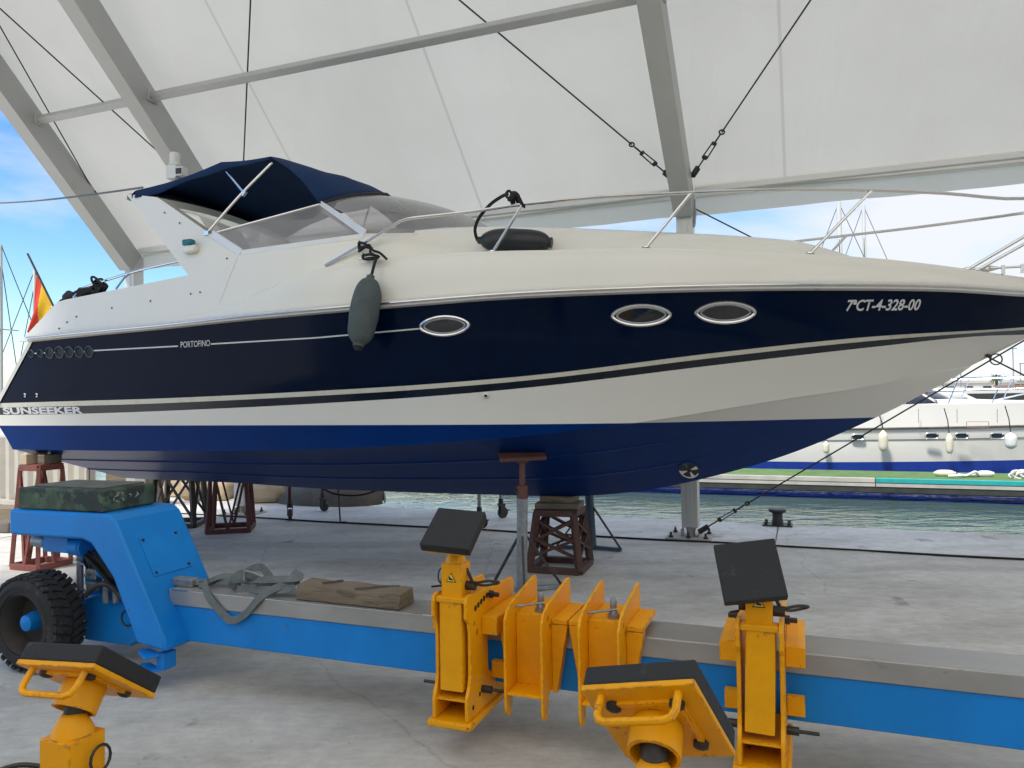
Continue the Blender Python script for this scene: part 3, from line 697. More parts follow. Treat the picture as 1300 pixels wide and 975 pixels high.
# -------- cockpit seats and dash seen through the acrylic
for sg in (-1, 1):
    mb = MB(); mb.box((-2.75, sg * .62, 2.98), (.14, .55, .55), MX.Rotation(R(-12), 3, 'Y')); mb.box((-2.5, sg * .62, 2.68), (.5, .55, .16)); mb.box((-2.5, sg * .62, 2.4), (.3, .3, .45))
    mb.build('helm_seat', M['upholstery'], boat, bevel=.05)
mb = MB(); mb.slab([V((-1.75, -1.0, 2.95)), V((-1.75, 1.0, 2.95)), V((-1.3, .9, 3.16)), V((-1.3, -.9, 3.16))], (0, 0, -.3)); mb.build('dashboard', M['upholstery'], boat, bevel=.03)
# -------- canopy
BW1 = BF.px(281, 206, y=-1.0); BW2 = BF.px(343, 199, y=-1.0); AR = BF.px(178, 245, y=-1.1)
def arc(P, h, crown_, n=25, p=4.0, edge=.0):
    r_ = []
    for k in range(n):
        a = -math.pi / 2 + math.pi * k / (n - 1); u = math.sin(a)
        r_.append(V((P.x, u * h, P.z + crown_ * (1 - abs(u) ** p))))
    return r_
random.seed(4)
sts = []
A_ = arc(AR + V((-.02, 0, .015)), 1.14, .09); B_ = arc(BW1, 1.0, .05); C_ = arc(BW2, 1.0, .075, p=3.2)
for k in range(7): sts.append([a.lerp(b_, k / 6) + V((0, 0, -.03 * math.sin(math.pi * k / 6))) for a, b_ in zip(A_, B_)])
for k in range(1, 6): sts.append([a.lerp(b_, k / 5) + V((0, 0, -.012 * math.sin(math.pi * k / 5))) for a, b_ in zip(B_, C_)])
# front slope runs down to the windscreen top
ft = []
for k in range(25):
    u = math.sin(-math.pi / 2 + math.pi * k / 24) * .5 + .5; x = u * (len(full_t) - 1); i = min(int(x), len(full_t) - 2); ft.append(full_t[i].lerp(full_t[i + 1], x - i) + V((.0, 0, .012)))
from mathutils import noise as NZ
for k in range(1, 11):
    f = k / 10; row = []
    for a, b_ in zip(C_, ft):
        p = a.lerp(b_, f); bul = math.sin(math.pi * f) ; wr = NZ.noise(V((p.x * 2.1 + p.y * 3.3, p.y * 2.2, 3.1))) * .05 * bul
        row.append(p + V((.03 * bul, (-.03 if p.y < 0 else .03) * bul * min(1, abs(p.y)), .035 * bul + wr)))
    sts.append(row)
cn = MB().grid(sts)
for sg in (0, -1):                                           # hems hanging at both sides and aft
    edge = [r_[sg] for r_ in sts[:12]]
    rows = []
    for i, p in enumerate(edge):
        d = .075 + .02 * math.sin(i * 1.3) if i < 7 else lerp(.06, .03, (i - 7) / 4)
        rows.append([p, p + V((0, (-.006 if sg == 0 else .006), -d * .5)), p + V((0, (-.012 if sg == 0 else .012), -d))])
    cn.grid(rows)
cn.grid([[p, p + V((-.045, 0, -.03)), p + V((-.05, 0, -.085))] for p in sts[0]])
cnp = cn.build('canopy', M['canvas'], boat, smooth=50, solid=.006)
# stainless hoops
P0 = panel_pt(263, 296); mb = MB()
for sg in (-1, 1):
    mir = lambda p: V((p.x, -sg * p.y, p.z))
    foot = mir(P0); tp = mir(BW2 + V((0, .03, -.05))); md = foot.lerp(tp, .5) + V((.0, 0, .02)); mb.tube(catmull([foot, md, tp], 6), .0135, 8)
    j = foot.lerp(tp, .56); t1 = mir(BW1 + V((0, .03, -.05))); mb.tube([j, j.lerp(t1, .5), t1], .0125, 8)
    mb.box(foot, (.05, .03, .04)); mb.bar(j - V((.02, 0, .02)), j + V((.02, 0, .02)), .035, .035)
mb.build('canopy_hoop', M['steel'], boat)
# -------- rails
hR = lambda s: max(.0, HS(s) - .13)
def rail_pts(pxs): return [V((s, -hR(s), z)) for s, z in (solve(a, b, hR) for a, b in pxs)]
tp = rail_pts([(413, 337), (462, 309), (508, 281), (520, 277.5), (545, 274.5), (600, 268.5), (662, 259.5), (760, 250.5), (878, 244.5), (980, 241), (1107, 241.5), (1200, 245.5), (1300, 252)])
le = tp[-1]; dd = (tp[-1] - tp[-2]).normalized()
tp += [V((4.35, -.45, le.z + .06)), V((4.72, -.30, le.z + .09)), V((4.92, -.12, le.z + .1)), V((4.95, 0, le.z + .1))]
sm = tp[:2] + catmull(tp[2:], 4)
ful = sm + [V((p.x, -p.y, p.z)) for p in reversed(sm[:-1])]
gr = MB().tube(ful, .0135, 8).build('bow_rail', M['steel'], boat)
def proj(p):
    d = BF.world(p) - CAMLOC; return CX + FPX * d.dot(RT) / d.dot(_f), CY - FPX * d.dot(UP) / d.dot(_f)
def off_line(p, a, b_):
    x, y = proj(p); dx, dy = b_[0] - a[0], b_[1] - a[1]; return abs((x - a[0]) * dy - (y - a[1]) * dx) / math.hypot(dx, dy)
dense = [sm[i].lerp(sm[i + 1], k / 12) for i in range(len(sm) - 1) for k in range(12)]
for a, b_ in (((625, 319), (664, 260)), ((820, 313.5), (877, 246)), ((1028, 321), (1106, 243)), ((1228, 341), (1306, 296)), ((1240, 342), (1312, 302))):
    p = rail_pts([a])[0]; q = min((v for v in dense if v.x > p.x + .05), key=lambda v: off_line(v, a, b_))
    for sg in (-1, 1):
        mb = MB(); mb.tube([V((p.x, -sg * p.y, p.z - .01)), V((q.x, -sg * q.y, q.z))], .0125, 8); mb.lathe([(.035, 0), (.032, .012), (.014, .02)], MX.Translation((p.x, -sg * p.y, p.z - .008)), 12)
        mb.build('stanchion', M['steel'], gr)
# anchor roller rails on the foredeck
p = rail_pts([(1252, 343)])[0]; mb = MB(); mb.lathe([(.001, 0), (.02, .02), (.028, .06), (.02, .10), (.009, .14), (.009, .62)], MX.Translation(p + V((-.05, .02, .015))) @ MX.Rotation(R(90), 4, 'Y') , 10)
for k in range(4): mb.box(p + V((.12 + .13 * k, .02, .0)), (.022, .03, .07))
mb.build('bow_fairlead', M['steel'], boat)
# stern rail
sr = [panel_pt(a, b, e) for a, b, e in ((93, 378, -.05), (104, 367, -.05), (112, 363, -.05), (150, 351, -.05), (185, 341, -.05), (228, 331, -.05))]
sr2 = [panel_pt(147, 367, -.05), panel_pt(158, 352, -.05), panel_pt(166, 346, -.05)]
for sg in (-1, 1):
    mb = MB(); mb.tube(catmull([V((p.x, -sg * p.y, p.z)) for p in sr], 4), .0125, 8); mb.tube([V((p.x, -sg * p.y, p.z)) for p in sr2], .011, 8)
    mb.build('stern_rail', M['steel'], boat)
# rolled dark cover and coiled line lying on the aft deck
mb = MB(); a = panel_pt(84, 379, -.18); b_ = panel_pt(134, 363, -.18); mb.tube([a.lerp(b_, k / 10) + V((0, 0, .01 * math.sin(k * 2))) for k in range(11)], [.05 + .015 * math.sin(k * 1.7) for k in range(11)], 12)
mb.build('rolled_cover', M['rubber'], boat)
mb = MB(); c = panel_pt(124, 363, -.04); random.seed(3)
for k in range(7):
    o_ = V((random.uniform(-.05, .05), random.uniform(-.03, .03), random.uniform(-.05, .06)))
    mb.tube([c + o_ + V((.045 * math.cos(a), .03 * math.sin(a), .055 * math.sin(a + k))) for a in [j * math.pi / 6 for j in range(12)]], .012, 6, True)
for k in range(3): mb.tube(catmull([c + V((-.05, 0, -.02)), c + V((-.25, 0, -.03 - .02 * k)), c + V((-.42 - .03 * k, .0, -.12)), c + V((-.46 - .03 * k, 0, -.2))], 5), .011, 6)
mb.build('coiled_line', M['rope'], boat)
# white corner moulding on the transom quarter and swim platform
for sg in (-1, 1):
    pts = [V((full[0][k].x, -sg * full[0][k].y, full[0][k].z)) for k in range(0, 6)]
    rows = [[p + V((-.02, 0, 0)), p + V((.0, -sg * -.012, 0)), p + V((.05, -sg * -.012, 0))] for p in pts]
    MB().grid(rows).build('transom_trim', M['white'], boat)
x0 = full[0][4].x; zp = zG1(sG1) + .05
mb = MB(); rows = [V((x0 - .02, -1.3, zp)), V((x0 - .55, -1.15, zp)), V((x0 - .62, -.9, zp)), V((x0 - .62, .9, zp)), V((x0 - .55, 1.15, zp)), V((x0 - .02, 1.3, zp))]
mb.slab(rows, (0, 0, -.08)); mb.build('swim_platform', M['white'], boat, bevel=.02)
# ensign on a raked staff at the stern
fs_ = BF.px(68, 389, y=-.95); ft_ = BF.px(35, 322, y=-.95)
fl = MB().tube([fs_, ft_], .011, 8).build('flag_staff', M['darksteel'], boat)
A1 = fs_.lerp(ft_, .64); dn = (fs_ - ft_).normalized()
mb = MB(); NU, NVv = 42, 30; rows = []
for i in range(NU + 1):                                      # cloth hanging in folds from the staff
    u = i / NU; row = []
    for k in range(NVv + 1):
        v = k / NVv; top_ = A1 + dn * (.42 * u)
        drop = .62 * v; row.append(top_ + V((-.075 * v * u - .13 * v, .05 * math.sin(u * 9 + v * 2) * v, -drop * (1 - .35 * u))))
    rows.append(row)
mb.grid(rows); mb.mi = [0 if (f // NVv) < 12 + .62 * (f % NVv) else 1 for f in range(NU * NVv)]
fo = mb.build('flag', [M['flagred'], M['flagyellow']], fl, smooth=60)
# -------- portholes, pin line, exhausts, lettering
def eye(cx, cz, w_, h_, n=18, pw=1.25):
    up_ = [(w_ * .5 * math.cos(math.pi * k / n), h_ * .5 * (math.sin(math.pi * k / n)) ** pw) for k in range(n + 1)]
    return [(cx + a, cz + b_) for a, b_ in up_] + [(cx + a, cz - b_) for a, b_ in reversed(up_[1:-1])]
for px_, py_, pw_, ph_ in ((564.5, 414, 62, 24), (814, 400.5, 74, 26), (921, 397, 75, 26)):
    c, nn = hull_px(px_, py_); l_, _n = hull_px(px_ - pw_ / 2, py_); r_, _n = hull_px(px_ + pw_ / 2, py_); u_, _n = hull_px(px_, py_ - ph_ / 2); d_, _n = hull_px(px_, py_ + ph_ / 2)
    ww = r_.x - l_.x; hh = u_.z - d_.z; ring = [V((x, hull_y(x, z) - .004, z)) for x, z in eye(c.x, c.z, ww, hh)]
    po = MB().tube(ring, .015, 8, True).build('porthole', M['steel'], boat)
    ring2 = [V((x, hull_y(x, z) - .006, z)) for x, z in eye(c.x, c.z, ww * .84, hh * .78)]
    MB().tube(ring2, .008, 6, True).build('inner_rim', M['galv'], po)
    mb = MB(); cc = V((c.x, c.y - .003, c.z)); mb.add([cc] + [p + V((0, .003, 0)) for p in ring], [(0, i + 1, (i + 1) % len(ring) + 1) for i in range(len(ring))]); mb.build('pane', M['darkglass'], po)
def hull_strip(pxs, wd, name, mt, off=.003, n=40):
    pts = []
    for (a, b_), (c, d) in zip(pxs[:-1], pxs[1:]):
        for k in range(n): pts.append(hull_px(lerp(a, c, k / n), lerp(b_, d, k / n))[0])
    pts = [p for p in pts if p]
    rows = [[V((p.x, (hull_y(p.x, p.z + z) or p.y) - off, p.z + z)) for z in (-wd / 2, wd / 2)] for p in pts]
    return MB().grid(rows).build(name, mt, boat, smooth=0)
hull_strip([(118, 445.2), (229, 439.3)], .012, 'pin_line', M['lettering']); hull_strip([(268, 436.8), (400, 429), (536, 417)], .012, 'pin_line', M['lettering'])
for k, (px_, py_, pr) in enumerate(((40, 449, 5), (52, 448.5, 5), (63.5, 448, 7), (76, 447, 7.5), (88.5, 446.8, 7), (101, 446.8, 7), (113.5, 446.4, 7))):
    c, nn = hull_px(px_, py_); rr = pr / 960 * 7.9
    rot = MX.Translation(c) @ nn.to_track_quat('Z', 'Y').to_matrix().to_4x4() if nn.y < 0 else MX.Translation(c) @ (-nn).to_track_quat('Z', 'Y').to_matrix().to_4x4()
    ex = MB().lathe([(rr, -.01), (rr, .008), (rr * .86, .012), (rr * .8, .004), (rr * .78, -.02)], rot, 20, cap=False).build('exhaust_outlet', M['bluegrey'], boat)
    MB().lathe([(rr * .79, .0), (.001, .001)], rot, 16).build('outlet_mouth', M['black'], ex)
    if k < 6:
        x2 = (40, 52, 63.5, 76, 88.5, 101, 113.5)[k + 1]; hull_strip([((px_ + x2) / 2 - 2, py_ - .3), ((px_ + x2) / 2 + 2, py_ - .5)], .012, 'pin_line', M['lettering'], n=3)
for px_, py_, rr in ((32, 501.5, .022), (47, 501.5, .022), (617, 502, .026)):
    c, nn = hull_px(px_, py_); nn = nn if nn.y < 0 else -nn; rot = MX.Translation(c) @ nn.to_track_quat('Z', 'Y').to_matrix().to_4x4()
    th_ = MB().lathe([(rr, -.002), (rr, .008), (rr * .55, .016), (rr * .5, .002)], rot, 14).build('hull_outlet', M['steel'] if px_ < 100 else M['white'], boat)
    MB().lathe([(rr * .5, .004), (.001, .005)], rot, 10).build('outlet_mouth', M['black'], th_)
def hull_text(body, p0, p1, height, name, mt, shear=0., bold=0., off=.005):
    cu = bpy.data.curves.new('t', 'FONT'); cu.body = body; cu.size = 1; cu.shear = shear; cu.offset = bold; cu.resolution_u = 3; ob = bpy.data.objects.new('t', cu); COL.objects.link(ob)
    dg = bpy.context.evaluated_depsgraph_get(); me = bpy.data.meshes.new_from_object(ob.evaluated_get(dg)); bpy.data.objects.remove(ob)
    X = [v.co.x for v in me.vertices]; Y = [v.co.y for v in me.vertices]; x0, x1, y1 = min(X), max(X), max(Y)
    a, _n = hull_px(*p0); b_, _n = hull_px(*p1)
    bm = bmesh.new(); bm.from_mesh(me); bmesh.ops.subdivide_edges(bm, edges=[e for e in bm.edges if e.calc_length() > .25], cuts=1)
    for v in bm.verts:
        u = (v.co.x - x0) / (x1 - x0); x = lerp(a.x, b_.x, u); z = lerp(a.z, b_.z, u) + v.co.y / y1 * height
        v.co = V((x, (hull_y(x, z) or a.y) - off, z))
    bm.to_mesh(me); bm.free(); me.materials.clear(); me.materials.append(mt)
    o = bpy.data.objects.new(name, me); COL.objects.link(o); o.parent = boat; return o
hull_text('7ªCT-4-328-00', (1074, 394.5), (1168, 393.5), .078, 'registration_lettering', M['lettering'], .28, .022)
hull_text('SUNSEEKER', (5, 525.6), (106, 524.6), .068, 'hull_lettering', M['lettering'], 0, .04, .003)
hull_text('PORTOFINO', (230, 441.5), (267.5, 439.2), .055, 'hull_lettering', M['lettering'], .12)
# bow thruster tunnel
c, nn = hull_px(875, 597); rr = .092
on_h = lambda dx, dz, o_: V((c.x + dx, (hull_y(c.x + dx, c.z + dz) or c.y) - o_, c.z + dz))
circ = lambda r_, o_, n_=28: [on_h(r_ * math.cos(2 * math.pi * k / n_), r_ * math.sin(2 * math.pi * k / n_), o_) for k in range(n_)]
def disc(r0, r1, o0, o1, a0=0, a1=2 * math.pi, n_=28):
    mb = MB(); mb.grid([[on_h(r_ * math.cos(lerp(a0, a1, k / n_)), r_ * math.sin(lerp(a0, a1, k / n_)), o_) for k in range(n_ + 1)] for r_, o_ in ((r0, o0), (lerp(r0, r1, .5), lerp(o0, o1, .5)), (r1, o1))]); return mb
th = MB().tube(circ(rr, .004), .007, 6, True).build('thruster_tunnel', M['hullpaint'], boat)
disc(.002, rr, .003, .003).build('tunnel_depth', M['black'], th, smooth=0)
disc(rr * .80, rr * .97, .005, .005, math.pi * 1.0, math.pi * 1.85).build('tunnel_wall', M['white2'], th, smooth=0)
for k in range(4):
    a_ = k * math.pi / 2 + .35; disc(.012, rr * .84, .007, .007, a_ - .24, a_ + .24, 8).build('propeller_blade', M['white2'] if k != 1 else M['bluegrey'], th, smooth=0)
MB().lathe([(.018, -.01), (.018, .012), (.001, .018)], MX.Translation(c + V((0, -.006, 0))) @ MX.Rotation(R(90), 4, 'X'), 12).build('hub', M['rubber'], th)
# ------------------------------------------------------------------ stands and props under the yacht
def lattice_stand(name, label, foot, yaw, wb, wt, h, mt, group=None, tube_=.045, style='x', top=.05, blocks=()):
    """four leaning corner posts on a base ring, braced faces, a cap frame"""
    t_ = thing(name, label, 'boat stand', loc=foot, rz=R(yaw), group=group)
    cor = lambda z: [V((sx * lerp(wb, wt, z / h) / 2, sy * lerp(wb, wt, z / h) / 2, z)) for sx, sy in ((-1, -1), (1, -1), (1, 1), (-1, 1))]
    b0, t0 = cor(.03), cor(h - .03)
    mb = MB()
    for k in range(4): mb.bar(b0[k], b0[(k + 1) % 4], tube_ * 1.1, .06)
    mb.build('base_frame', mt, t_, smooth=0, bevel=.004)
    for k in range(4): MB().bar(b0[k], t0[k], tube_, tube_, V((b0[k].x, b0[k].y, 0))).build('leg', mt, t_, smooth=0, bevel=.004)
    mb = MB()
    for k in range(4):
        mb.bar(t0[k], t0[(k + 1) % 4], tube_ * 1.15, top)
    mb.box((0, 0, h - .004), (wt * 1.05, wt * 1.05, .012)); mb.build('top_frame', mt, t_, smooth=0, bevel=.004)
    for k in range(4):
        j = (k + 1) % 4; A = lambda f: b0[k].lerp(t0[k], f); B_ = lambda f: b0[j].lerp(t0[j], f); mb = MB()
        if style == 'x': mb.bar(A(.08), B_(.92), tube_ * .6, tube_ * .5); mb.bar(B_(.08), A(.92), tube_ * .55, tube_ * .45)
        elif style == 'diamond':
            mb.bar(A(.22), B_(.55), tube_ * .9, tube_ * .4); mb.bar(B_(.22), A(.55), tube_ * .85, tube_ * .35); mb.bar(A(.50), B_(.88), tube_ * .9, tube_ * .4); mb.bar(B_(.50), A(.88), tube_ * .85, tube_ * .35)
        elif style == 'v':
            m_ = b0[k].lerp(b0[j], .5); mb.bar(m_ + (t0[k] - m_) * .03, A(.96), tube_ * .7, tube_ * .6); mb.bar(m_ + (t0[j] - m_) * .03, B_(.96), tube_ * .68, tube_ * .58)
        mb.build('brace', mt, t_, smooth=0)
    return t_
def wood_block(label, p, d, yaw, mt='greywood', tilt=0, name='wood_block'):
    t_ = MB().box((0, 0, d[2] / 2), d).build(name, M[mt], None, smooth=0, bevel=.008); t_.location = p; t_.rotation_euler = (0, R(tilt), R(yaw))
    return tag(t_, label, 'wood block')
bs = BF.world((.02, .02, 0))
lattice_stand('keel_stand', 'brown lattice steel keel stand under the middle of the navy yacht', bs, -18, .50, .36, .60, M['brown'], tube_=.06, style='diamond', top=.06)
wood_block('dark grey timber lying flat on the brown lattice stand, lower of two', bs + V((.0, 0, .602)), (.44, .30, .055), -15)
wood_block('weathered timber under the yacht keel, upper of two on the brown stand', bs + V((.0, .02, .658)), (.34, .22, .06), -24, 'wood')
p = BF.world((-5.24, -1.25, 0))
lattice_stand('stern_stand', 'pinkish red lattice stand under the near stern corner of the yacht', p, -20, .38, .26, 1.07, M['redoxide'], 'red boat stands', .04, 'v', .06)
wood_block('small pale timber offcut on the pinkish red stern stand, on its left', p + V((-.08, 0, 1.072)), (.10, .24, .11), -20, 'palewood')
wood_block('small brown timber offcut on the pinkish red stern stand, on its right', p + V((.09, 0, 1.072)), (.09, .22, .10), -16, 'wood')
p = BF.world((-4.72, 1.08, 0)); lattice_stand('stern_stand', 'dark red stand of thin splayed legs under the yacht, right of the blue trailer neck', p, 12, .52, .40, .98, M['darkred'], 'red boat stands', .04, 'v', .05)
p = BF.world((-5.70, 1.25, 0)); lattice_stand('stern_stand', 'blackish lattice stand with crossed braces behind the worn green block', p, 5, .56, .44, .98, M['darksteel'], 'red boat stands', .06, 'x', .06)
# adjustable props
def prop(label, head, foot, mt, headmt, plate=True, legs=()):
    t_ = thing('hull_prop', label, 'boat prop', loc=foot, group='adjustable props under the yacht')
    f = V((0, 0, 0)); hd = V(head) - V(foot); mid = f.lerp(hd, .72)
    MB().tube([f + V((0, 0, .02)), mid], .048, 14).build('outer_tube', M[mt], t_)
    mb = MB(); mb.tube([mid, hd], .027, 12); mb.tube([mid - (hd - f).normalized() * .03, mid + (hd - f).normalized() * .08], .05, 14); mb.build('inner_tube', M[headmt] if plate else M[mt], t_)
    mb = MB(); mb.bar(mid + V((-.07, -.03, .03)), mid + V((.02, -.03, .03)), .02, .02); mb.build('pin', M['darksteel'], t_)
    if plate:
        n_ = V((0, -.35, .94)).normalized(); rot = n_.to_track_quat('Z', 'Y').to_matrix() @ MX.Rotation(R(6), 3, 'Z')
        mb = MB(); mb.box(hd + n_ * .0, (.40, .15, .035), rot); mb.box(hd - n_ * .025, (.10, .09, .05), rot); mb.build('head_plate', M['rustplate'], t_, smooth=0, bevel=.006)
    for a in legs:
        a = V(a); MB().bar(a + V((0, 0, .02)), f.lerp(hd, .46), .022, .018).build('leg', M['darksteel'], t_, smooth=0)
        MB().bar(f + V((0, 0, .025)), a + V((0, 0, .022)), .05, .035).build('foot', M[mt], t_, smooth=0, bevel=.003)
    return t_
hp = BF.px(664, 566, y=-.86)
ho_ = hull_px(664, 574)[0]
hp = ho_ + V((0, -.02, -.03)) if ho_ else hp
hw = BF.world(hp); ft = at_z(659, 752, 0); ft = V((hw.x - .02, max(ft.y, hw.y - .18), 0))
prop('grey steel prop with a rusty brown top plate against the near side of the hull', hw, ft, 'galv', 'rustplate', True, ((-.26, .20, 0), (.36, .12, 0), (.02, -.4, 0)))
ft = at_z(752, 697, 0); hw2 = V((ft.x - .05, ft.y, 1.15))
prop('blue grey steel prop on the far side of the yacht, behind the brown stand', hw2, ft, 'bluegrey', 'bluegrey', False, ((-.40, .05, 0), (.30, -.16, 0), (.02, .4, 0)))

# ------------------------------------------------------------------ boat trailer (x along the far beam, y away)
tr = thing('boat_trailer', 'bright blue boat trailer with a cranked neck, long low beams and a big black tyre', 'trailer', RF)
XB, XE = -2.30, 5.2
mb = MB()
for y0 in (.0, -2.70):
    mb.box(((XB + XE) / 2, y0 + .125, .355), (XE - XB, .25, .21)); mb.box(((XB + XE) / 2, y0 + .115, .256), (XE - XB, .20, .012))
bm_ = mb.build('beam', M['blue'], tr, smooth=0, bevel=.012)
mb = MB()
for y0 in (.0, -2.70): mb.box(((XB + .06 + XE) / 2, y0 + .125, .509), (XE - XB - .06, .27, .096))
mb.build('top_plate', M['plate'], tr, smooth=0, bevel=.006)
mb = MB(); mb.box(((XB + .08 - .5) / 2, -.0095, .5545), (-.5 - XB - .08, .006, .007)); mb.build('worn_edge_glint', M['steel'], tr, smooth=0)  # bright strip drawing the highlight along the worn plate edge
mb = MB()
mb.box((XB + .10, .085, .583), (.16, .07, .052)); mb.build('end_stop', M['galv'], tr, smooth=0, bevel=.01)
gp = [(-3.42, 1.02), (-2.53, 1.02), (-2.49, .98), (-2.19, .56), (-2.14, .24), (-2.33, .24), (-2.46, .62), (-2.68, .84), (-2.75, .865), (-3.42, .865)]
neck = [(-3.42, 1.02), (-2.55, 1.02), (-2.50, .985), (-2.115, .30), (-2.105, .235), (-2.33, .265), (-2.52, .64), (-2.70, .835), (-2.77, .855), (-3.42, .855)]
mb = MB(); mb.prism(neck, .52, MX(((1, 0, 0, 0), (0, 0, 1, -.17), (0, 1, 0, 0), (0, 0, 0, 1))))
mb.build('cranked_neck', M['blue'], tr, smooth=25, bevel=.018)
# cover plate on the sloping face of the neck
a, c = V((-2.40, -.02, .80)), V((-2.22, -.02, .49)); d = (V((-2.115, 0, .30)) - V((-2.50, 0, .985))).normalized(); nn_ = V((-d.z, 0, d.x)) * -1
nn_ = V((.87, 0, .49)); ctr = V((-2.50, .09, .985)) + d * .27 + nn_ * .004
mb = MB(); mb.box(ctr, (.26, .30, .008), basis(d, V((0, 1, 0)), nn_).to_3x3()); cpn = mb.build('cover_plate', M['blue'], tr, smooth=0, bevel=.003)
mb = MB()
for sx in (-.11, .11):
    for sy in (-.13, .13): mb.box(ctr + d * sx + V((0, sy, 0)) + nn_ * .006, (.016, .016, .008), basis(d, V((0, 1, 0)), nn_).to_3x3())
mb.build('screw', M['darksteel'], cpn)
# drawbar lugs at the foot of the neck
for z in (.20, .115):
    mb = MB(); pl_ = [(-.11, -.035), (.05, -.05), (.05, .05), (-.11, .035), (-.14, .0)]
    mb.prism(pl_, .016, MX.Translation((-2.22, -.17, z)) @ MX.Rotation(R(-25), 4, 'Z')); mb.build('lug', M['blue'], tr, smooth=0, bevel=.003)
MB().box((-2.17, -.10, .165), (.06, .10, .10)).build('lug_bracket', M['blue'], tr, smooth=0, bevel=.006)
# wheel unit
def wheel(x, y, hub=True):
    rot = MX.Translation((x, y, .312)) @ MX.Rotation(R(90), 4, 'X')       # lathe axis towards -y
    w0 = None
    ro, wd = .296, .235
    tyre = MB().lathe([(.185, -wd / 2 + .03), (.20, -wd / 2), (.245, -wd / 2 - .004), (.275, -wd / 2 + .012), (.292, -wd / 2 + .04), (ro, 0), (.292, wd / 2 - .04), (.275, wd / 2 - .012), (.245, wd / 2 + .004), (.235, wd / 2 + .004), (.232, wd / 2 + .009), (.226, wd / 2 + .004), (.20, wd / 2), (.185, wd / 2 - .03)], rot, 56, cap=False)
    for k in range(34):                                        # deep blocks, staggered, with curved edges
        for sd in (-1, 1):
            a = 2 * math.pi * (k + (.5 if sd > 0 else 0)) / 34
            for (z0, z1, da, wdt) in ((.008, .062, .00, .058), (.058, .112, .035, .052)):
                aa = a + da * 1.3; zc = sd * (z0 + z1) / 2
                rr = .300 if z1 < .1 else .291
                c_ = V((rr * math.cos(aa), rr * math.sin(aa), zc)); rad = V((math.cos(aa), math.sin(aa), 0)); tg = V((-math.sin(aa), math.cos(aa), 0))
                ax = (V((0, 0, 1)) + tg * (.45 * sd)).normalized(); rm = basis(tg, ax, rad).to_3x3()
                q_ = MB().box((0, 0, 0), (wdt * .70, z1 - z0, .018), rm)
                tyre.add([rot @ (V(v) + c_) for v in q_.v], q_.f)
    w_ = tyre.build('wheel', M['tyre'], tr, smooth=30)
    MB().lathe([(.200, wd / 2 - .012), (.188, wd / 2 + .0), (.178, wd / 2 - .03), (.172, -.02), (.06, -.03), (.06, -.06), (.172, -.07), (.18, -wd / 2 + .03), (.2, -wd / 2)], rot, 40, cap=False).build('rim', M['rim'], w_)
    MB().lathe([(.062, -.03), (.062, .03), (.052, .07), (.050, .085), (.03, .098), (.001, .1)], rot, 24).build('hub', M['blue'], w_)
    return w_
M['rim'] = pmat('dusty rim', (.055, .05, .045), .75, .2, var=.3, vs=8, bump=.1, bs=40, col2=(.12, .10, .08), wear=.5, ws=6)
wheel(-3.215, -.125); wheel(-3.215, .58)
mb = MB(); mb.box((-2.93, .24, .36), (.36, .16, .44)); mb.prism([(-3.11, .12), (-2.70, .12), (-2.55, .22), (-2.55, .50), (-2.62, .52), (-3.11, .40)], .20, MX(((1, 0, 0, 0), (0, 0, 1, .12), (0, 1, 0, 0), (0, 0, 0, 1))))
mb.box((-3.02, .2, .66), (.17, .16, .36)); mb.tube([(-3.215, -.03, .312), (-3.215, .5, .312)], .06, 16)
mb.build('wheel_carrier', M['blue'], tr, smooth=30, bevel=.012)
for x, y in ((-3.12, .10), (-2.86, .08), (-2.80, .10)): MB().tube([(x, y, .40), (x, y, .86)], .022, 10).build('guide_rod', M['galv'], tr)
mb = MB(); mb.tube([(-3.30, .0, .785), (-3.03, .0, .775)], .044, 16); mb.box((-3.16, -.0, .78), (.22, .09, .10)); mb.tube([(-3.04, -.01, .77), (-2.93, -.01, .77)], .056, 18); mb.tube([(-2.985, -.01, .78), (-2.985, .1, .66)], .05, 16)
for x in (-2.96, -2.935): mb.tube([(x, -.01, .77), (x + .012, -.01, .77)], .062, 18)
mb.build('steering_motor', M['blue'], tr, smooth=35, bevel=.006)
MB().tube([(-3.40, .0, .79), (-3.29, .0, .785)], .043, 18).build('motor_cap', M['galv'], tr)
random.seed(5)
for k in range(5):
    p0 = V((-2.96 + .03 * k, -.02 + .02 * k, .74)); p1 = V((-2.62 + .01 * k, .02, .42 + .05 * k)); md = p0.lerp(p1, .5) + V((.06 * math.sin(k * 2), -.03, .05 * math.cos(k * 3)))
    MB().tube(catmull([p0, md, p1], 8), .012, 6).build('hose', M['rope'], tr)
pts = [V((-2.93 + .36 * f, -.02, .46 + .10 * math.sin(math.pi * f) - .02 * f)) for f in [k / 40 for k in range(41)]]
MB().tube(pts, [.016 + .004 * (k % 2) for k in range(41)], 8).build('hose', M['darksteel'], tr)
for a_, b_, r_ in (((-2.90, .06, .60), (-2.52, .10, .50), .030), ((-2.88, .10, .52), (-2.55, .14, .40), .026)):   # steering rams
    a_, b_ = V(a_), V(b_); rm_ = MB().tube([a_, a_.lerp(b_, .6)], r_, 14).build('steering_ram', M['blue'], tr); MB().tube([a_.lerp(b_, .58), b_], r_ * .5, 10).build('ram_rod', M['steel'], rm_)
mb = MB(); mb.box((-2.98, .085, .58), (.10, .05, .07)); mb.box((-2.98, .085, .50), (.08, .05, .05)); mb.tube([(-2.98, .06, .58), (-2.98, .02, .58)], .014, 8); mb.build('valve_block', M['galv'], tr, smooth=0, bevel=.005)
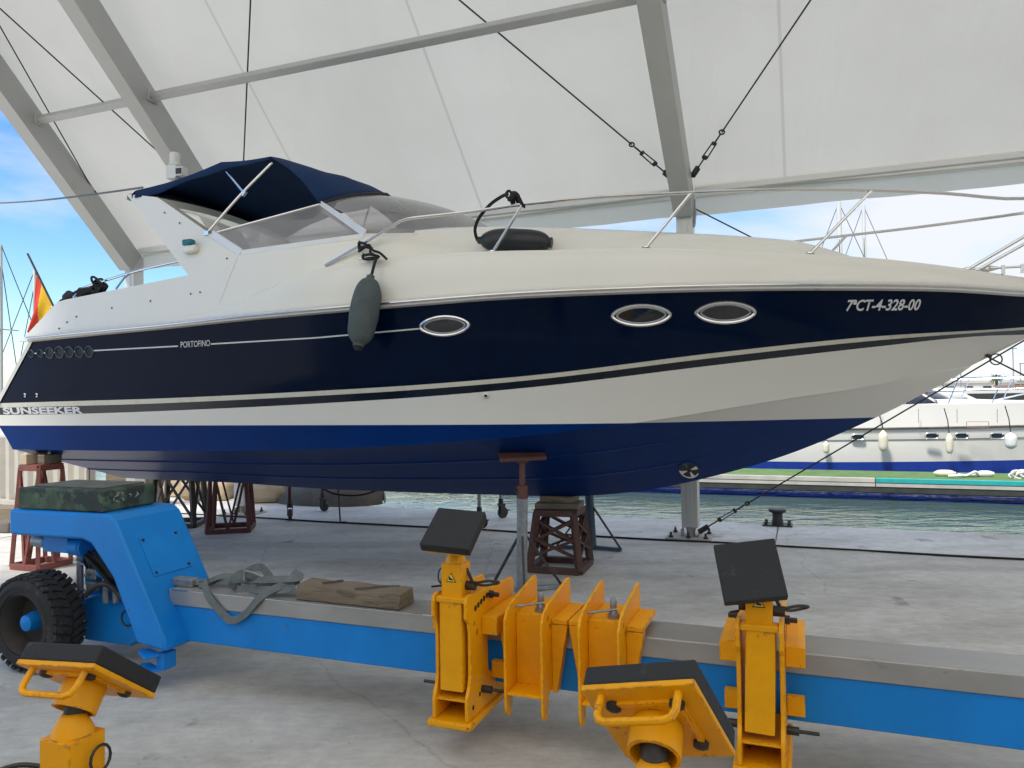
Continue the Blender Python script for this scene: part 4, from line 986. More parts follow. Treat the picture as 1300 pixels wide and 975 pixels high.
for k in range(3): MB().tube(catmull([V((-2.99 + .03 * k, .05, .62)), V((-2.96 + .05 * k, .0, .70 + .02 * k)), V((-2.86 + .06 * k, .0, .68 - .03 * k)), V((-2.80 + .07 * k, .05, .52 - .03 * k))], 8), .010, 6).build('hose', M['rope'], tr)
mb = MB(); mb.tube([(-2.72 + .05 * math.cos(a), .117, .30 + .05 * math.sin(a)) for a in [k * math.pi / 10 for k in range(20)]], .006, 6, True); mb.build('carrier_ring', M['darksteel'], tr)
for z in (.665, .5): MB().tube(catmull([(-3.10, .06, z), (-3.0, .05, z - .03), (-2.9, .06, z - .01)], 5), .007, 6).build('pipe', M['galv'], tr)
# worn green block on the neck
mb = MB(); gb = thing('keel_block', 'heavy worn green block lying on the flat top of the blue trailer neck', 'block', loc=RF.world((-3.0, .06, 1.0205)), rz=R(-19))
mb.box((0, 0, .07), (.72, .42, .14)); mb.build('block_body', M['mossblock'], gb, smooth=30, bevel=.016)
MB().box((.0, .02, .145), (.60, .32, .014)).build('worn_top', M['blocktop'], gb, smooth=30, bevel=.006)
random.seed(8); mb = MB()
for k in range(13):                                           # chalk scribble on the end of the block
    a = V((.3615, random.uniform(-.13, .08), random.uniform(.05, .11))); mb.bar(a, a + V((0, random.uniform(-.025, .025), random.uniform(-.02, .02) + .001)), .002, .006)
mb.build('chalk_mark', M['chalk'], gb, smooth=0)

# ------------------------------------------------------------------ yellow support arms (x along, y away from the arm's open side, z up)
def head_mesh(root, c, ex, ey, up, handle=False, sz=.25, under=True, skew=None):
    """steel plate with a rubber pad on top, socket below; ex, ey span the plate, up points out of the pad"""
    rm = basis(ex, ey, up, c)
    ps = sz if handle else sz * .93; hp_ = MB().box((0, 0, -.006), (ps, ps, .014)); pl_ = MB(); pl_.add([rm @ V(v) for v in hp_.v], hp_.f)
    hd = pl_.build('head_plate', M['yellow'], root, smooth=0, bevel=.003)
    q_ = MB().box((0, 0, .024), (sz * .99, sz * .99, .046)); MB().add([rm @ V(v) for v in q_.v], q_.f).build('rubber_pad', M['rubber'], hd, smooth=0, bevel=.005)
    MB().lathe([(.052, -.013), (.055, -.03), (.056, -.085), (.048, -.085), (.044, -.05)], rm, 28).build('socket', M['yellow'], hd)
    for sx in (-.07, .07):
        for sy in (-.07, .07): MB().lathe([(.017, -.012), (.017, -.022), (.010, -.026), (.001, -.027)], rm @ MX.Translation((sx, sy, 0)), 8).build('bolt', M['darksteel'], hd, smooth=25)
    q_ = MB().box((0, -.076, -.016), (.16, .012, .010)).box((.076, 0, -.016), (.012, .16, .010)); MB().add([rm @ V(v) for v in q_.v], q_.f).build('stiffener', M['yellow'], hd, smooth=0)
    if handle:
        y = -sz / 2 + .022
        pts = [V((-.085, y, -.012)), V((-.085, y - .004, -.055)), V((-.078, y - .006, -.072)), V((-.062, y - .006, -.078)), V((.062, y - .006, -.078)), V((.078, y - .006, -.072)), V((.085, y - .004, -.055)), V((.085, y, -.012))]
        MB().tube([rm @ p_ for p_ in pts], .0085, 10).build('handle', M['yellow'], hd)
    return hd
def support_arm(label, loc, rz, head, tilt_ram=0.):
    root = thing('support_arm', label, 'support arm', loc=loc, rz=rz, group='yellow support arms on the trailer beams')
    prof = [(0, .035), (.50, .035), (.50, .10), (.345, .13), (.345, .17), (.26, .19), (.25, .24), (.25, .385), (.335, .398), (.62, .402), (.62, .56), (.60, .585), (.30, .60), (.04, .625), (.012, .615), (.0, .59), (.0, .52), (.012, .505), (.03, .49), (.042, .44), (.042, .24), (.03, .19), (.005, .15), (0, .13)]
    for sx in (-1, 1):
        MB().prism(prof, .018, MX(((0, 0, 1, sx * .085 - .009), (1, 0, 0, 0), (0, 1, 0, 0), (0, 0, 0, 1)))).build('side_plate', M['yellow'], root, smooth=0, bevel=.0035)
        mb = MB()
        for k in range(5):                                     # row of pin holes, a fixing bolt
            mb.lathe([(.0145, 0), (.0145, .001), (.001, .0012)], MX.Translation((sx * .0945, .10 + .035 * k, .545 + .007 * k)) @ MX.Rotation(R(90 * sx), 4, 'Y'), 12)
        mb.lathe([(.012, 0), (.001, .001)], MX.Translation((sx * .0945, .06, .085)) @ MX.Rotation(R(90 * sx), 4, 'Y'), 10); mb.lathe([(.012, 0), (.001, .001)], MX.Translation((sx * .0945, .14, .12)) @ MX.Rotation(R(90 * sx), 4, 'Y'), 10)
        mb.build('pin_hole', M['black'], root, smooth=0)
        mb = MB(); mb.lathe([(.020, 0), (.020, .02), (.012, .022), (.012, .05), (.001, .052)], MX.Translation((sx * .094, .275, .57)) @ MX.Rotation(R(90 * sx), 4, 'Y'), 6)
        mb.build('clamp_bolt', M['darksteel'], root, smooth=30); mb = MB()
        mb.lathe([(.018, 0), (.018, .05), (.008, .052), (.008, .13), (.001, .131)], MX.Translation((sx * .094, .17, .135)) @ MX.Rotation(R(90 * sx), 4, 'Y'), 10)
        mb.build('clamp_bolt', M['darksteel'], root, smooth=30)
        mb = MB(); mb.prism([(.095, .40), (.175, .40), (.175, .485), (.145, .49), (.095, .49)], .42, MX(((sx, 0, 0, 0), (0, 0, 1, .17), (0, 1, 0, 0), (0, 0, 0, 1))))
        mb.build('saddle_block', M['yellow'], root, smooth=0, bevel=.004)
        MB().box((sx * .132, .31, .19), (.075, .04, .085)).build('lower_tab', M['yellow'], root, smooth=0, bevel=.004)
    MB().prism([(-.115, 0), (.115, 0), (.115, .52), (-.115, .52)], .034, MX.Translation((0, -.02, 0))).build('foot_plate', M['yellow'], root, smooth=0, bevel=.01)
    mb = MB(); mb.box((0, .20, .125), (.152, .36, .012)); mb.box((0, .34, .08), (.152, .012, .085)); mb.build('shelf', M['yellow'], root, smooth=0)
    rt = MX.Rotation(R(tilt_ram), 3, 'Y')
    MB().box((0, .075, .375), (.118, .115, .42), rt).build('ram_box', M['yellow'], root, smooth=0, bevel=.005)
    mb = MB(); mb.box((0, .045, .598), (.152, .07, .028)); mb.build('collar', M['yellow'], root, smooth=0, bevel=.006)
    MB().box((0, .085, .67), (.106, .106, .19), rt).build('upper_tube', M['yellow'], root, smooth=0, bevel=.004)
    c, ex, ey, up = head
    neck_ = V((0, .085, .765)); sock = V(c) - V(up) * .075
    mb = MB(); mb.lathe([(.052, .0), (.05, .010), (.034, .042), (.028, .05), (.022, .054)], MX.Translation(neck_), 20); mb.build('collar_ring', M['yellow'], root)
    MB().tube([neck_ + V((0, 0, .02)), neck_.lerp(sock, .5) + V((0, 0, .01)), sock + V(up) * .03], [.022, .026, .034], 16).build('ball_neck', M['darksteel'], root)
    # warning triangle
    z, y = .70, .0305
    tri = lambda s_, dz=0: [V((-s_ * .5, 0, z - s_ * .40 + dz)), V((s_ * .5, 0, z - s_ * .40 + dz)), V((0, 0, z + s_ * .47 + dz))]
    st = MB().slab([p_ + V((0, y, 0)) for p_ in tri(.052)], (0, -.0012, 0)).build('warning_sign', M['black'], root, smooth=0)
    MB().slab([p_ + V((0, y - .0014, 0)) for p_ in tri(.041)], (0, -.0008, 0)).build('yellow_field', M['signyellow'], st, smooth=0)
    mb = MB(); mb.slab([V((x, y - .0024, z + dz)) for x, dz in ((-.010, -.010), (.010, -.012), (.011, -.005), (-.002, .0), (-.007, .009), (-.010, .008))], (0, -.0006, 0)); mb.build('hand_symbol', M['black'], st, smooth=0)
    # locking lever with loop handle on the right, shackle on the left
    mb = MB(); mb.tube([(.05, .10, .735), (.085, .10, .66)], .008, 8); mb.tube([(.045, .09, .655), (.10, .09, .655)], .022, 10); mb.build('lock_lever', M['darksteel'], root)
    lp = catmull([(.09, .09, .665), (.15, .12, .675), (.19, .16, .665), (.17, .19, .648), (.12, .15, .645), (.09, .09, .665)], 4)
    MB().tube(lp[:-1], .0065, 8, True).build('loop_handle', M['darksteel'], root)
    MB().tube([(-.068, .06 + .03 * math.cos(a), .70 + .034 * math.sin(a)) for a in [k * math.pi / 7 for k in range(14)]], .004, 6, True).build('pull_ring', M['darksteel'], root)
    mb = MB(); mb.tube([(-.05, .10, .66), (-.085, .10, .66)], .016, 10); mb.tube([(-.085, .10, .64), (-.115, .05, .645)], .005, 6); mb.build('lock_pin', M['darksteel'], root)
    return root
def head_from_px(root_m, corners, Y, sz_hint=.25, L=None, sgn=1):
    """square plate whose corner a and neighbours b, d are read from the picture: depth differences from the square's size"""
    a, b_, d = [at_y(px, py, Y) for px, py in corners]
    e1, e2 = b_ - a, d - a
    return a, e1, e2
def square(a, b_, d, Y, toward):
    """3D square whose corner a stands at depth Y; picks how far b and d lie nearer or farther so that the sides are square and equal"""
    best = None
    ra, rb, rd = ray(*a), ray(*b_), ray(*d); ra /= ra.y; rb /= rb.y; rd /= rd.y
    A = CAMLOC + ra * Y
    for i in range(-60, 61):
        B_ = CAMLOC + rb * (Y + i * .006)
        for k in range(-60, 61):
            D = CAMLOC + rd * (Y + k * .006); u, v = B_ - A, D - A; lu, lv = u.length, v.length
            e = abs(u.dot(v)) / (lu * lv) + abs(lu - lv) * 3 + abs(lu - .25) * 3 + abs(lv - .25) * 3
            n_ = u.cross(v)
            if n_.dot(toward) < 0: n_ = -n_
            if n_.z < 0: e += 2
            nrm_view = n_.normalized().dot((CAMLOC - A).normalized())
            if toward.y < 0 and nrm_view < .05: e += 2
            if toward.y > 0 and nrm_view > -.02: e += 2
            if best is None or e < best[0]: best = (e, A, B_, D, n_.normalized())
    return best
def local_head(root_loc, rz, sq):
    mi_ = (MX.Translation(root_loc) @ MX.Rotation(rz, 4, 'Z')).inverted(); r3 = mi_.to_3x3()
    e, A, B_, D, n_ = sq; c = (B_ + D) / 2; ex = (B_ - A).normalized(); ey = n_.cross(ex)
    return mi_ @ c, r3 @ ex, r3 @ ey, r3 @ n_
rz_far = R(-21); rz_near = R(159)
ZA = .14
pos1 = RF.world((-.185, -.338, ZA)); pos2 = RF.world((1.215, -.338, ZA))
s1 = square((536, 699), (597, 706), (559, 653.5), 3.55, V((0, -1, .6))); s2 = square((920, 770), (1000, 762), (906, 697), 3.08, V((0, -1, .6)))
support_arm('yellow support arm left of the two yellow clamps, black pad tilted up towards the yacht', pos1, rz_far, local_head(pos1, rz_far, s1))
support_arm('yellow support arm on the blue beam right of both clamps, large square pad facing forward', pos2, rz_far, local_head(pos2, rz_far, s2), 1.5)
s3 = square((121, 842.5), (24, 837), (197, 881), 1.90, V((0, 1, 1.2)))
s4 = square((742, 871), (881, 863), (796, 954), 1.62, V((0, 1, .6)))
def near_arm(label, sq):
    c = (sq[2] + sq[3]) / 2; l_ = RF.loc(c - sq[4] * .09); pos = RF.world((l_.x + .0, l_.y + .085, 0)); pos.z = c.z - .075 * sq[4].z - .83
    A = local_head(pos, rz_near, sq); cc, ex, ey, up = A
    return pos, A
for lab, sq in (('nearest yellow support arm at the bottom left, seen from behind its tilted pad', s3), ('nearest yellow support arm at the bottom centre, underside of its pad facing the viewer', s4)):
    pos, (cc, ex, ey, up) = near_arm(lab, sq)
    # handle edge: the plate side nearest the photographer, lowest row in the local frame
    w3 = MX.Rotation(rz_near, 3, 'Z'); tocam = (CAMLOC - (sq[2] + sq[3]) / 2)
    cand = []
    for a_, b_ in ((ex, ey), (ey, -ex), (-ex, -ey), (-ey, ex)):
        cand.append(((w3 @ (-b_)).dot(V((0, -1, 0)) + V((-.25, 0, .3))), a_, b_))
    cand.sort(key=lambda q_: -q_[0]); ex, ey = cand[0][1], cand[0][2]
    rt_ = support_arm(lab, pos, rz_near, (cc, ex, ey, up)); NEAR = rt_
    head_mesh(rt_, cc, ex, ey, up, True)
for o_, s_, p_ in (('a', s1, pos1), ('b', s2, pos2)):
    c, ex, ey, up = local_head(p_, rz_far, s_)
    rt_ = [q_ for q_ in bpy.data.objects if q_.name.startswith('support_arm') and (q_.location - p_).length < .01][0]
    head_mesh(rt_, c, ex, ey, up, False)

# ------------------------------------------------------------------ yellow sleeve clamps on the beam
def clamp(label, x):
    root = thing('beam_clamp', label, 'clamp', loc=RF.world((x, -.20, .16)), rz=R(-21), group='yellow clamps hung on the trailer beam')
    prof = [(.0, .06), (.004, .03), (.02, .008), (.045, .0), (.07, .01), (.082, .035), (.085, .10), (.19, .13), (.195, .385), (.47, .398), (.47, .56), (.455, .585), (.43, .588), (.10, .535), (.03, .505), (.004, .47), (0, .42)]
    for sx in (-1, 1):
        MB().prism(prof, .014, MX(((0, 0, 1, sx * .093 - .007), (1, 0, 0, 0), (0, 1, 0, 0), (0, 0, 0, 1)))).build('side_plate', M['yellow'], root, smooth=0, bevel=.003)
        mb = MB(); mb.prism([(.101, .40), (.178, .40), (.155, .10), (.118, .10)] if False else [(.1005, .10), (.125, .10), (.182, .43), (.1005, .43)], .055, MX(((sx, 0, 0, 0), (0, 0, 1, .135), (0, 1, 0, 0), (0, 0, 0, 1))))
        mb.prism([(.1005, .432), (.182, .432), (.182, .455), (.1005, .455)], .32, MX(((sx, 0, 0, 0), (0, 0, 1, .135), (0, 1, 0, 0), (0, 0, 0, 1))))
        mb.build('wing', M['yellow'], root, smooth=0, bevel=.003)
        mb = MB()
        for s2_ in (-1, 1): mb.box((sx * .093 + s2_ * .0075, .045, .05), (.001, .016, .034))
        mb.build('lug_slot', M['palestone'], root, smooth=0)
    mb = MB(); mb.box((0, .145, .29), (.170, .014, .36)); mb.box((0, .075, .117), (.170, .14, .014)); mb.box((0, .29, .462), (.170, .30, .014)); mb.build('web_plate', M['yellow'], root, smooth=0, bevel=.003)
    mb = MB(); c = V((.025, .20, .47)); mb.lathe([(.030, 0), (.030, .018), (.022, .02), (.020, .035), (.016, .04), (.016, .085), (.012, .095), (.001, .097)], MX.Translation(c), 12)
    mb.tube([c + V((.02, -.01, .045)), c + V((-.11, -.06, .03))], .0065, 8); pn = mb.build('screw_pin', M['galv'], root)
    return root
clamp('yellow sleeve clamp with two lugs on the blue beam, next to the left support arm', .135)
clamp('yellow sleeve clamp with two lugs on the blue beam, partly behind the nearest pad', .505)

# ------------------------------------------------------------------ strap and timber lying on the beam
zt = .559
random.seed(21)
mb = MB()
def ribbon(mb, pts, wd, nrm, th=.004):
    pts = catmull(pts, 8); rows = []
    for i, p_ in enumerate(pts):
        t_ = (pts[min(i + 1, len(pts) - 1)] - pts[max(i - 1, 0)]).normalized(); n_ = V(nrm(i / (len(pts) - 1))); s_ = t_.cross(n_).normalized(); n2 = s_.cross(t_)
        rows.append([p_ + s_ * wd / 2, p_ - s_ * wd / 2, p_ - s_ * wd / 2 + n2 * th, p_ + s_ * wd / 2 + n2 * th])
    mb.grid(rows, closed=True)
st_ = thing('lashing_strap', 'tangled grey lashing strap hanging over the edge of the steel topped beam', 'strap', loc=RF.world((-1.75, 0, 0)), rz=R(-21))
ribbon(mb, [(-.30, .10, zt + .03), (-.24, .02, zt + .05), (-.17, -.02, zt - .02), (-.08, -.022, zt - .10), (.0, -.02, zt - .145), (.10, -.022, zt - .10), (.20, -.02, zt + .0), (.27, .05, zt + .05), (.36, .14, zt + .075)], .045, lambda f: (0, -.9, .35))
ribbon(mb, [(-.30, .12, zt + .02), (-.12, .13, zt + .045), (.08, .10, zt + .07), (.28, .09, zt + .09), (.38, .12, zt + .10), (.30, .16, zt + .12)], .045, lambda f: (0, -.8, .6))
ribbon(mb, [(-.05, .08, zt + .01), (-.06, .05, zt + .06), (.0, .07, zt + .11), (.07, .1, zt + .08), (.05, .09, zt + .02), (-.03, .06, zt + .015)], .045, lambda f: (.2, -1, .2))
ribbon(mb, [(-.32, .06, zt + .01), (-.2, .15, zt + .06), (.0, .17, zt + .03), (.2, .13, zt + .05), (.36, .07, zt + .045), (.2, .05, zt + .02), (.05, .09, zt + .01)], .045, lambda f: (0, -.6, .8))
ribbon(mb, [(-.10, .14, zt + .02), (-.03, .15, zt + .10), (.06, .16, zt + .13), (.14, .14, zt + .09), (.22, .12, zt + .03)], .045, lambda f: (0, -1, .3))
mb.build('webbing', M['strap'], st_, smooth=60)
mb = MB(); mb.box((-.42, .10, zt + .022), (.16, .045, .03)); mb.box((.02, .09, zt + .10), (.012, .06, .07)); mb.tube([(.02, .06, zt + .13), (.10, .05, zt + .125), (.16, .06, zt + .10)], .006, 6); mb.build('ratchet_buckle', M['galv'], st_, smooth=0, bevel=.003)
tb = thing('timber_block', 'short cracked brown timber lying on the steel topped beam beside the strap', 'timber', loc=RF.world((-.99, .10, zt)), rz=R(-22))
mb = MB(); rows = []
for i in range(19):
    x = lerp(-.34, .34, i / 18); w_ = .085 + .002 * math.sin(i * 1.1); h_ = .085 + .003 * math.sin(i * .8 + 1)
    rows.append([V((x + .01 * math.sin(k), y, z)) for k, (y, z) in enumerate(((-w_, .004), (-w_ - .004, h_ * .5), (-w_ + .006, h_ - .004), (-.02, h_ + .004 * math.sin(i)), (w_ - .006, h_), (w_, h_ * .5), (w_, .004)))])
mb.grid(rows, closed=True); mb.add([V(v) for v in rows[0]], [tuple(range(7))]); mb.add([V(v) for v in rows[-1]], [tuple(range(7))])
mb.build('timber', M['wood'], tb, smooth=25)
mb = MB()
for a, b_ in (((-.20, -.02, .0895), (-.12, .07, .0895)), ((.05, -.07, .0895), (.21, .03, .0895)), ((.12, .0, .0895), (.26, .06, .0895)), ((-.05, -.0925, .075), (.06, -.0925, .055))): mb.bar(a, b_, .004, .012)
mb.build('crack', M['tarp'], tb, smooth=0)

# ------------------------------------------------------------------ rolling platform behind the yacht, crates, timbers, fence, quay gear
rp = thing('rolling_platform', 'rolling work platform on four thin legs with black castors behind the yacht', 'work platform', loc=(-1.68, 10.7, 0), rz=R(-18.5))
LX, LY = 1.44, .42
for sx in (-1, 1):
    for sy in (-1, 1):
        lg = MB().tube([(sx * LX, sy * LY, .20), (sx * LX, sy * LY, 1.25)], .024, 10).build('leg', M['darkred'] if sx < 0 else M['galv'], rp)
        rot = MX.Translation((sx * LX, sy * LY, 0)) @ MX.Rotation(R(30 * sx + 20 * sy), 4, 'Z'); mb = MB()
        wq = MB().lathe([(.02, -.022), (.072, -.022), (.08, -.012), (.08, .012), (.072, .022), (.02, .022)], MX.Translation((.03, 0, .08)) @ MX.Rotation(R(90), 4, 'X'), 18)
        fk = MB().box((.015, -.033, .13), (.07, .008, .13)).box((.015, .033, .13), (.07, .008, .13)).box((.01, 0, .195), (.09, .08, .03)).box((.09, 0, .11), (.07, .05, .012)).lathe([(.035, .19), (.035, .27), (.028, .28)], None, 10)
        mb.add([rot @ V(v) for v in wq.v], wq.f); mb.add([rot @ V(v) for v in fk.v], fk.f); mb.build('castor', M['darksteel'], lg, smooth=30)
mb = MB(); mb.box((0, 0, 1.28), (2.98, .92, .05)); mb.build('deck_board', M['wood'], rp, smooth=0, bevel=.006)
mb = MB()
for sy in (-1, 1): mb.bar((-LX, sy * LY, .95), (LX, sy * LY, .95), .03, .03)
mb.build('side_bar', M['galv'], rp, smooth=0)
p = at_z(432, 662, .01); mb = MB(); mb.tube([p + V((.09, -.05, .0)), p + V((0, 0, .0)), p + V((-.05, .1, .45)), p + V((-.07, .1, 1.3))], .012, 6)
tag(mb.build('bent_rod', M['darksteel']), 'thin bent black rod standing on the quay behind the yacht, next to the castors', 'rod')
a = BF.world((-3.0, .35, .86)); mb = MB(); mb.tube(catmull([a + V((0, 0, .0)), a + V((.02, .05, -.10)), a + V((.15, .3, -.28)), a + V((.45, .5, -.33)), a + V((.75, .5, -.22)), a + V((.9, .5, -.02))], 6), .012, 6)
tag(mb.build('hanging_hose', M['rope']), 'black hose sagging in a loop below the keel of the yacht', 'hose')
def stack(name, label, cat, foot, d, yaw, mt, bevel=.02):
    o_ = MB().box((0, 0, d[2] / 2), d).build(name, M[mt], None, smooth=30, bevel=bevel); o_.location = foot; o_.rotation_euler = (0, 0, R(yaw)); return tag(o_, label, cat)
stack('timber_beam', 'long pale timber beam on the quay right behind the dark red splayed stand', 'timber', at_z(345, 634, 0) + V((-.8, .6, 0)), (3.2, .5, .36), -6, 'palewood')
stack('wrapped_bale', 'lumpy sand coloured bale on the quay behind the dark red splayed stand', 'bale', at_z(255, 636, 0) + V((.1, .3, 0)), (.9, .7, .34), -10, 'sand', .09)
stack('wrapped_bale', 'rounded sand coloured bale at the right end of the pale timber beam', 'bale', at_z(325, 637, 0) + V((.1, 0, 0)), (.7, .6, .34), 10, 'sand', .10)
stack('timber_beam', 'brown timber beam lying flat at the foot of the corrugated fence', 'timber', at_z(20, 660, 0) + V((-.9, .2, 0)), (2.2, .35, .20), -14, 'wood')
stack('timber_beam', 'dark timber sleeper lying in front of the brown timber by the fence', 'timber', at_z(0, 675, 0) + V((-.5, .1, 0)), (1.5, .25, .14), -10, 'tarp')
stack('storage_drum', 'teal box shaped drum standing under the stern of the yacht', 'drum', at_z(106, 640, 0) + V((-1.2, 1.5, 0)), (.42, .42, .80), -10, 'teal', .05)
stack('timber_beam', 'short beige timber lying by the dark lattice stand under the yacht', 'timber', at_z(170, 640, 0), (.9, .3, .55), -18, 'wood')
# upturned dinghy under a dark tarpaulin at the quay edge
td = thing('covered_dinghy', 'low dark tarpaulin covered dinghy at the quay edge behind the yacht', 'dinghy', loc=at_z(405, 641, 0) + V((.1, .35, 0)), rz=R(-20)); rows = []
for i in range(25):
    f = i / 24; x = lerp(-1.0, 1.0, f); wv = .55 * (1 - abs(2 * f - 1) ** 2.6) ** .6 + .02; hz = .40 * (1 - abs(2 * f - 1.15) ** 2.2) ** .5 if abs(2 * f - 1.15) < 1 else .03
    hz = max(hz, .03); rows.append([V((x, wv * math.cos(a_), hz * max(0, math.sin(a_)) ** .8 * (1 + .04 * math.sin(i * 2 + a_ * 5)))) for a_ in [math.pi * k / 12 for k in range(13)]])
MB().grid(rows).build('tarpaulin', M['tarp'], td, smooth=60)
# white tender under the stern, behind the stands
wt = thing('white_tender', 'small white tender boat standing far behind the stern stands', 'dinghy', loc=at_z(95, 640, 0) + V((-2.2, 2.6, .25)), rz=R(-30)); rows = []
for i in range(21):
    f = i / 20; x = lerp(-1.3, 1.3, f); b_ = .55 * (1 - max(0, f - .35) ** 2 / .43) ** .5 if f > .35 else .55
    rows.append([V((x, -b_, .62 + .1 * f)), V((x, -b_ * .92, .5)), V((x, -b_ * .7, .22 + .25 * f ** 3)), V((x, 0, .05 + .5 * f ** 4)), V((x, b_ * .7, .22 + .25 * f ** 3)), V((x, b_ * .92, .5)), V((x, b_, .62 + .1 * f))])
MB().grid(rows).build('hull', M['white'], wt, smooth=40, solid=.03)
mb = MB(); mb.box((-.7, 0, -.08), (.12, 1.0, .3)); mb.box((.5, 0, -.05), (.12, .8, .4)); mb.build('chock', M['wood'], wt, smooth=0)
# corrugated fence behind on the left
fn = thing('metal_fence', 'tall beige corrugated metal fence at the far left behind the stern stands', 'fence', loc=at_z(0, 652, 0) + V((-1.2, 1.2, 0)), rz=R(-32))
mb = MB(); row0 = []
for k in range(121):
    x = -2.6 + k * .05; ph = k % 6; yy = 0 if ph in (0, 1, 2) else .06; row0.append((x, yy))
mb.grid([[V((x, y, z)) for x, y in row0] for z in (.04, .9, 1.15)]); mb.build('corrugated_sheet', M['beige'], fn, smooth=0, solid=.006)
mb = MB(); mb.bar((-2.6, -.03, .10), (3.4, -.03, .10), .05, .08); mb.bar((-2.6, .1, .95), (3.4, .1, .95), .05, .06); mb.build('rail', M['beige'], fn, smooth=0)
for x in (-2.5, -.5, 1.5, 3.3): MB().box((x, .13, .58), (.08, .08, 1.15)).build('post', M['beige'], fn, smooth=0)
# mooring bollard
bo = thing('bollard', 'small dark iron mooring bollard on the quay edge right of the tent post', 'bollard', loc=at_z(989, 668, 0) + V((0, .05, 0)), rz=R(-21))
mb = MB(); mb.lathe([(.075, .02), (.07, .05), (.06, .12), (.065, .16), (.10, .175), (.115, .20), (.10, .215), (.001, .22)], None, 18); mb.build('bollard_head', M['cable'], bo)
mb = MB(); mb.box((0, 0, .012), (.36, .26, .02)); mb.build('base', M['darksteel'], bo, smooth=0, bevel=.004)
for sx in (-.14, .14):
    for sy in (-.09, .09): MB().lathe([(.02, .022), (.02, .06), (.001, .062)], MX.Translation((sx, sy, 0)), 6).build('bolt', M['darksteel'], bo, smooth=0)
pz = TF.world((-4.45, EDGE + .25, -1.2)); mb = MB(); mb.lathe([(.20, 0), (.20, 1.0), (.22, 1.02), (.22, 1.10), (.18, 1.14), (.001, 1.15)], MX.Translation(pz), 20)
tag(mb.build('mooring_pile', M['bluegrey']), 'dark blue mooring pile in the water just beyond the quay edge', 'mooring pile')

# ------------------------------------------------------------------ fenders and lines carried by the yacht
def fender_prof(r_, L_):
    return [(p_.x, p_.y) for p_ in catmull([V((a_, b_, 0)) for a_, b_ in fender_pts(r_, L_)], 4)]
def fender_pts(r_, L_): return [(.018, 0), (.03, .01), (.035, .035), (r_ * .55, L_ * .09), (r_ * .86, L_ * .2), (r_, L_ * .35), (r_ * 1.0, L_ * .6), (r_ * .93, L_ * .78), (r_ * .72, L_ * .9), (r_ * .4, L_ * .965), (.045, L_ * .985), (.04, L_), (.001, L_)]
top = BF.px(471, 349, y=-1.66); bot = BF.px(455, 440, y=-1.80); ax_ = (BF.world(bot) - BF.world(top)); Lf = ax_.length
hf = thing('hanging_fender', 'grey green fabric covered fender hanging by a black line over the navy side', 'fender', loc=BF.world(top))
rot = ax_.normalized().to_track_quat('Z', 'Y').to_matrix().to_4x4()
mb = MB().lathe(fender_prof(.120, Lf), rot, 26)
mb.v = [tuple(V(v) * (1 + .0) + V((NZ.noise(V(v) * 9) * .008, NZ.noise(V(v) * 9 + V((5, 2, 1))) * .008, 0))) for v in mb.v]; mb.build('fender_cover', M['fender'], hf, smooth=60)
MB().lathe([(.03, Lf - .005), (.04, Lf + .01), (.03, Lf + .03), (.001, Lf + .035)], rot, 14).build('end_cap', M['rubber'], hf)
W0 = BF.world(top)
def wpt(px, py, y): return BF.world(BF.px(px, py, y=y)) - W0
mb = MB(); mb.tube(catmull([V((0, 0, -.02)), wpt(476, 333, -1.62), wpt(480, 325, -1.58)], 5), .013, 8)
mb.tube(catmull([wpt(480, 326, -1.57), wpt(470, 320, -1.55), wpt(472, 315, -1.55), wpt(464, 313, -1.53), wpt(457, 318, -1.50), wpt(456, 308, -1.49), wpt(466, 311, -1.52), wpt(474, 318, -1.56), wpt(482, 321, -1.58), wpt(491, 329, -1.60)], 6), .011, 8)
mb.tube(catmull([wpt(460, 325, -1.58), wpt(470, 323, -1.60), wpt(481, 326, -1.59), wpt(470, 329, -1.60), wpt(461, 328, -1.58), wpt(462, 322, -1.57)], 5), .012, 8)
mb.tube(catmull([wpt(456, 307, -1.50), wpt(459, 311, -1.46), wpt(456, 319, -1.52), wpt(462, 313, -1.53), wpt(470, 315, -1.54), wpt(468, 311, -1.55), wpt(462, 315, -1.55)], 5), .012, 8)
mb.build('line', M['rope'], hf)
cl = BF.px(467, 328.5, y=-1.57); mb = MB(); mb.tube([cl + V((-.085, .0, .0)), cl + V((.09, 0, .012))], .009, 8); mb.box(cl + V((-.02, .03, 0)), (.02, .07, .02)); mb.box(cl + V((.025, .03, 0)), (.02, .07, .02)); mb.build('deck_cleat', M['steel'], boat)
a, b_ = BF.world(BF.px(606, 305, y=-1.30)), BF.world(BF.px(701, 308, y=-1.27)); d_ = (b_ - a); Ld = d_.length
bf = thing('deck_fender', 'black fender lying on the cream side deck, tied to the bow rail', 'fender', loc=a)
rot = d_.normalized().to_track_quat('Z', 'Y').to_matrix().to_4x4(); mb = MB().lathe(fender_prof(.105, Ld), rot, 26); mb.build('fender_body', M['blackfender'], bf, smooth=60)
W0 = a; mb = MB(); mb.tube(catmull([V((.0, 0, 0)), wpt(603, 292, -1.36), wpt(608, 277, -1.40), wpt(622, 260, -1.44), wpt(636, 250, -1.44), wpt(645, 246, -1.45)], 6), .014, 8)
random.seed(2)
for k in range(6):
    c_ = wpt(646 + 3.2 * k, 247 + 2.0 * k, -1.45); mb.tube([c_ + V((.022 * math.cos(t_) , .03 * math.sin(t_), .038 * math.sin(t_ + k))) for t_ in [j * math.pi / 5 for j in range(10)]], .012, 6, True)
mb.build('line', M['rope'], bf)
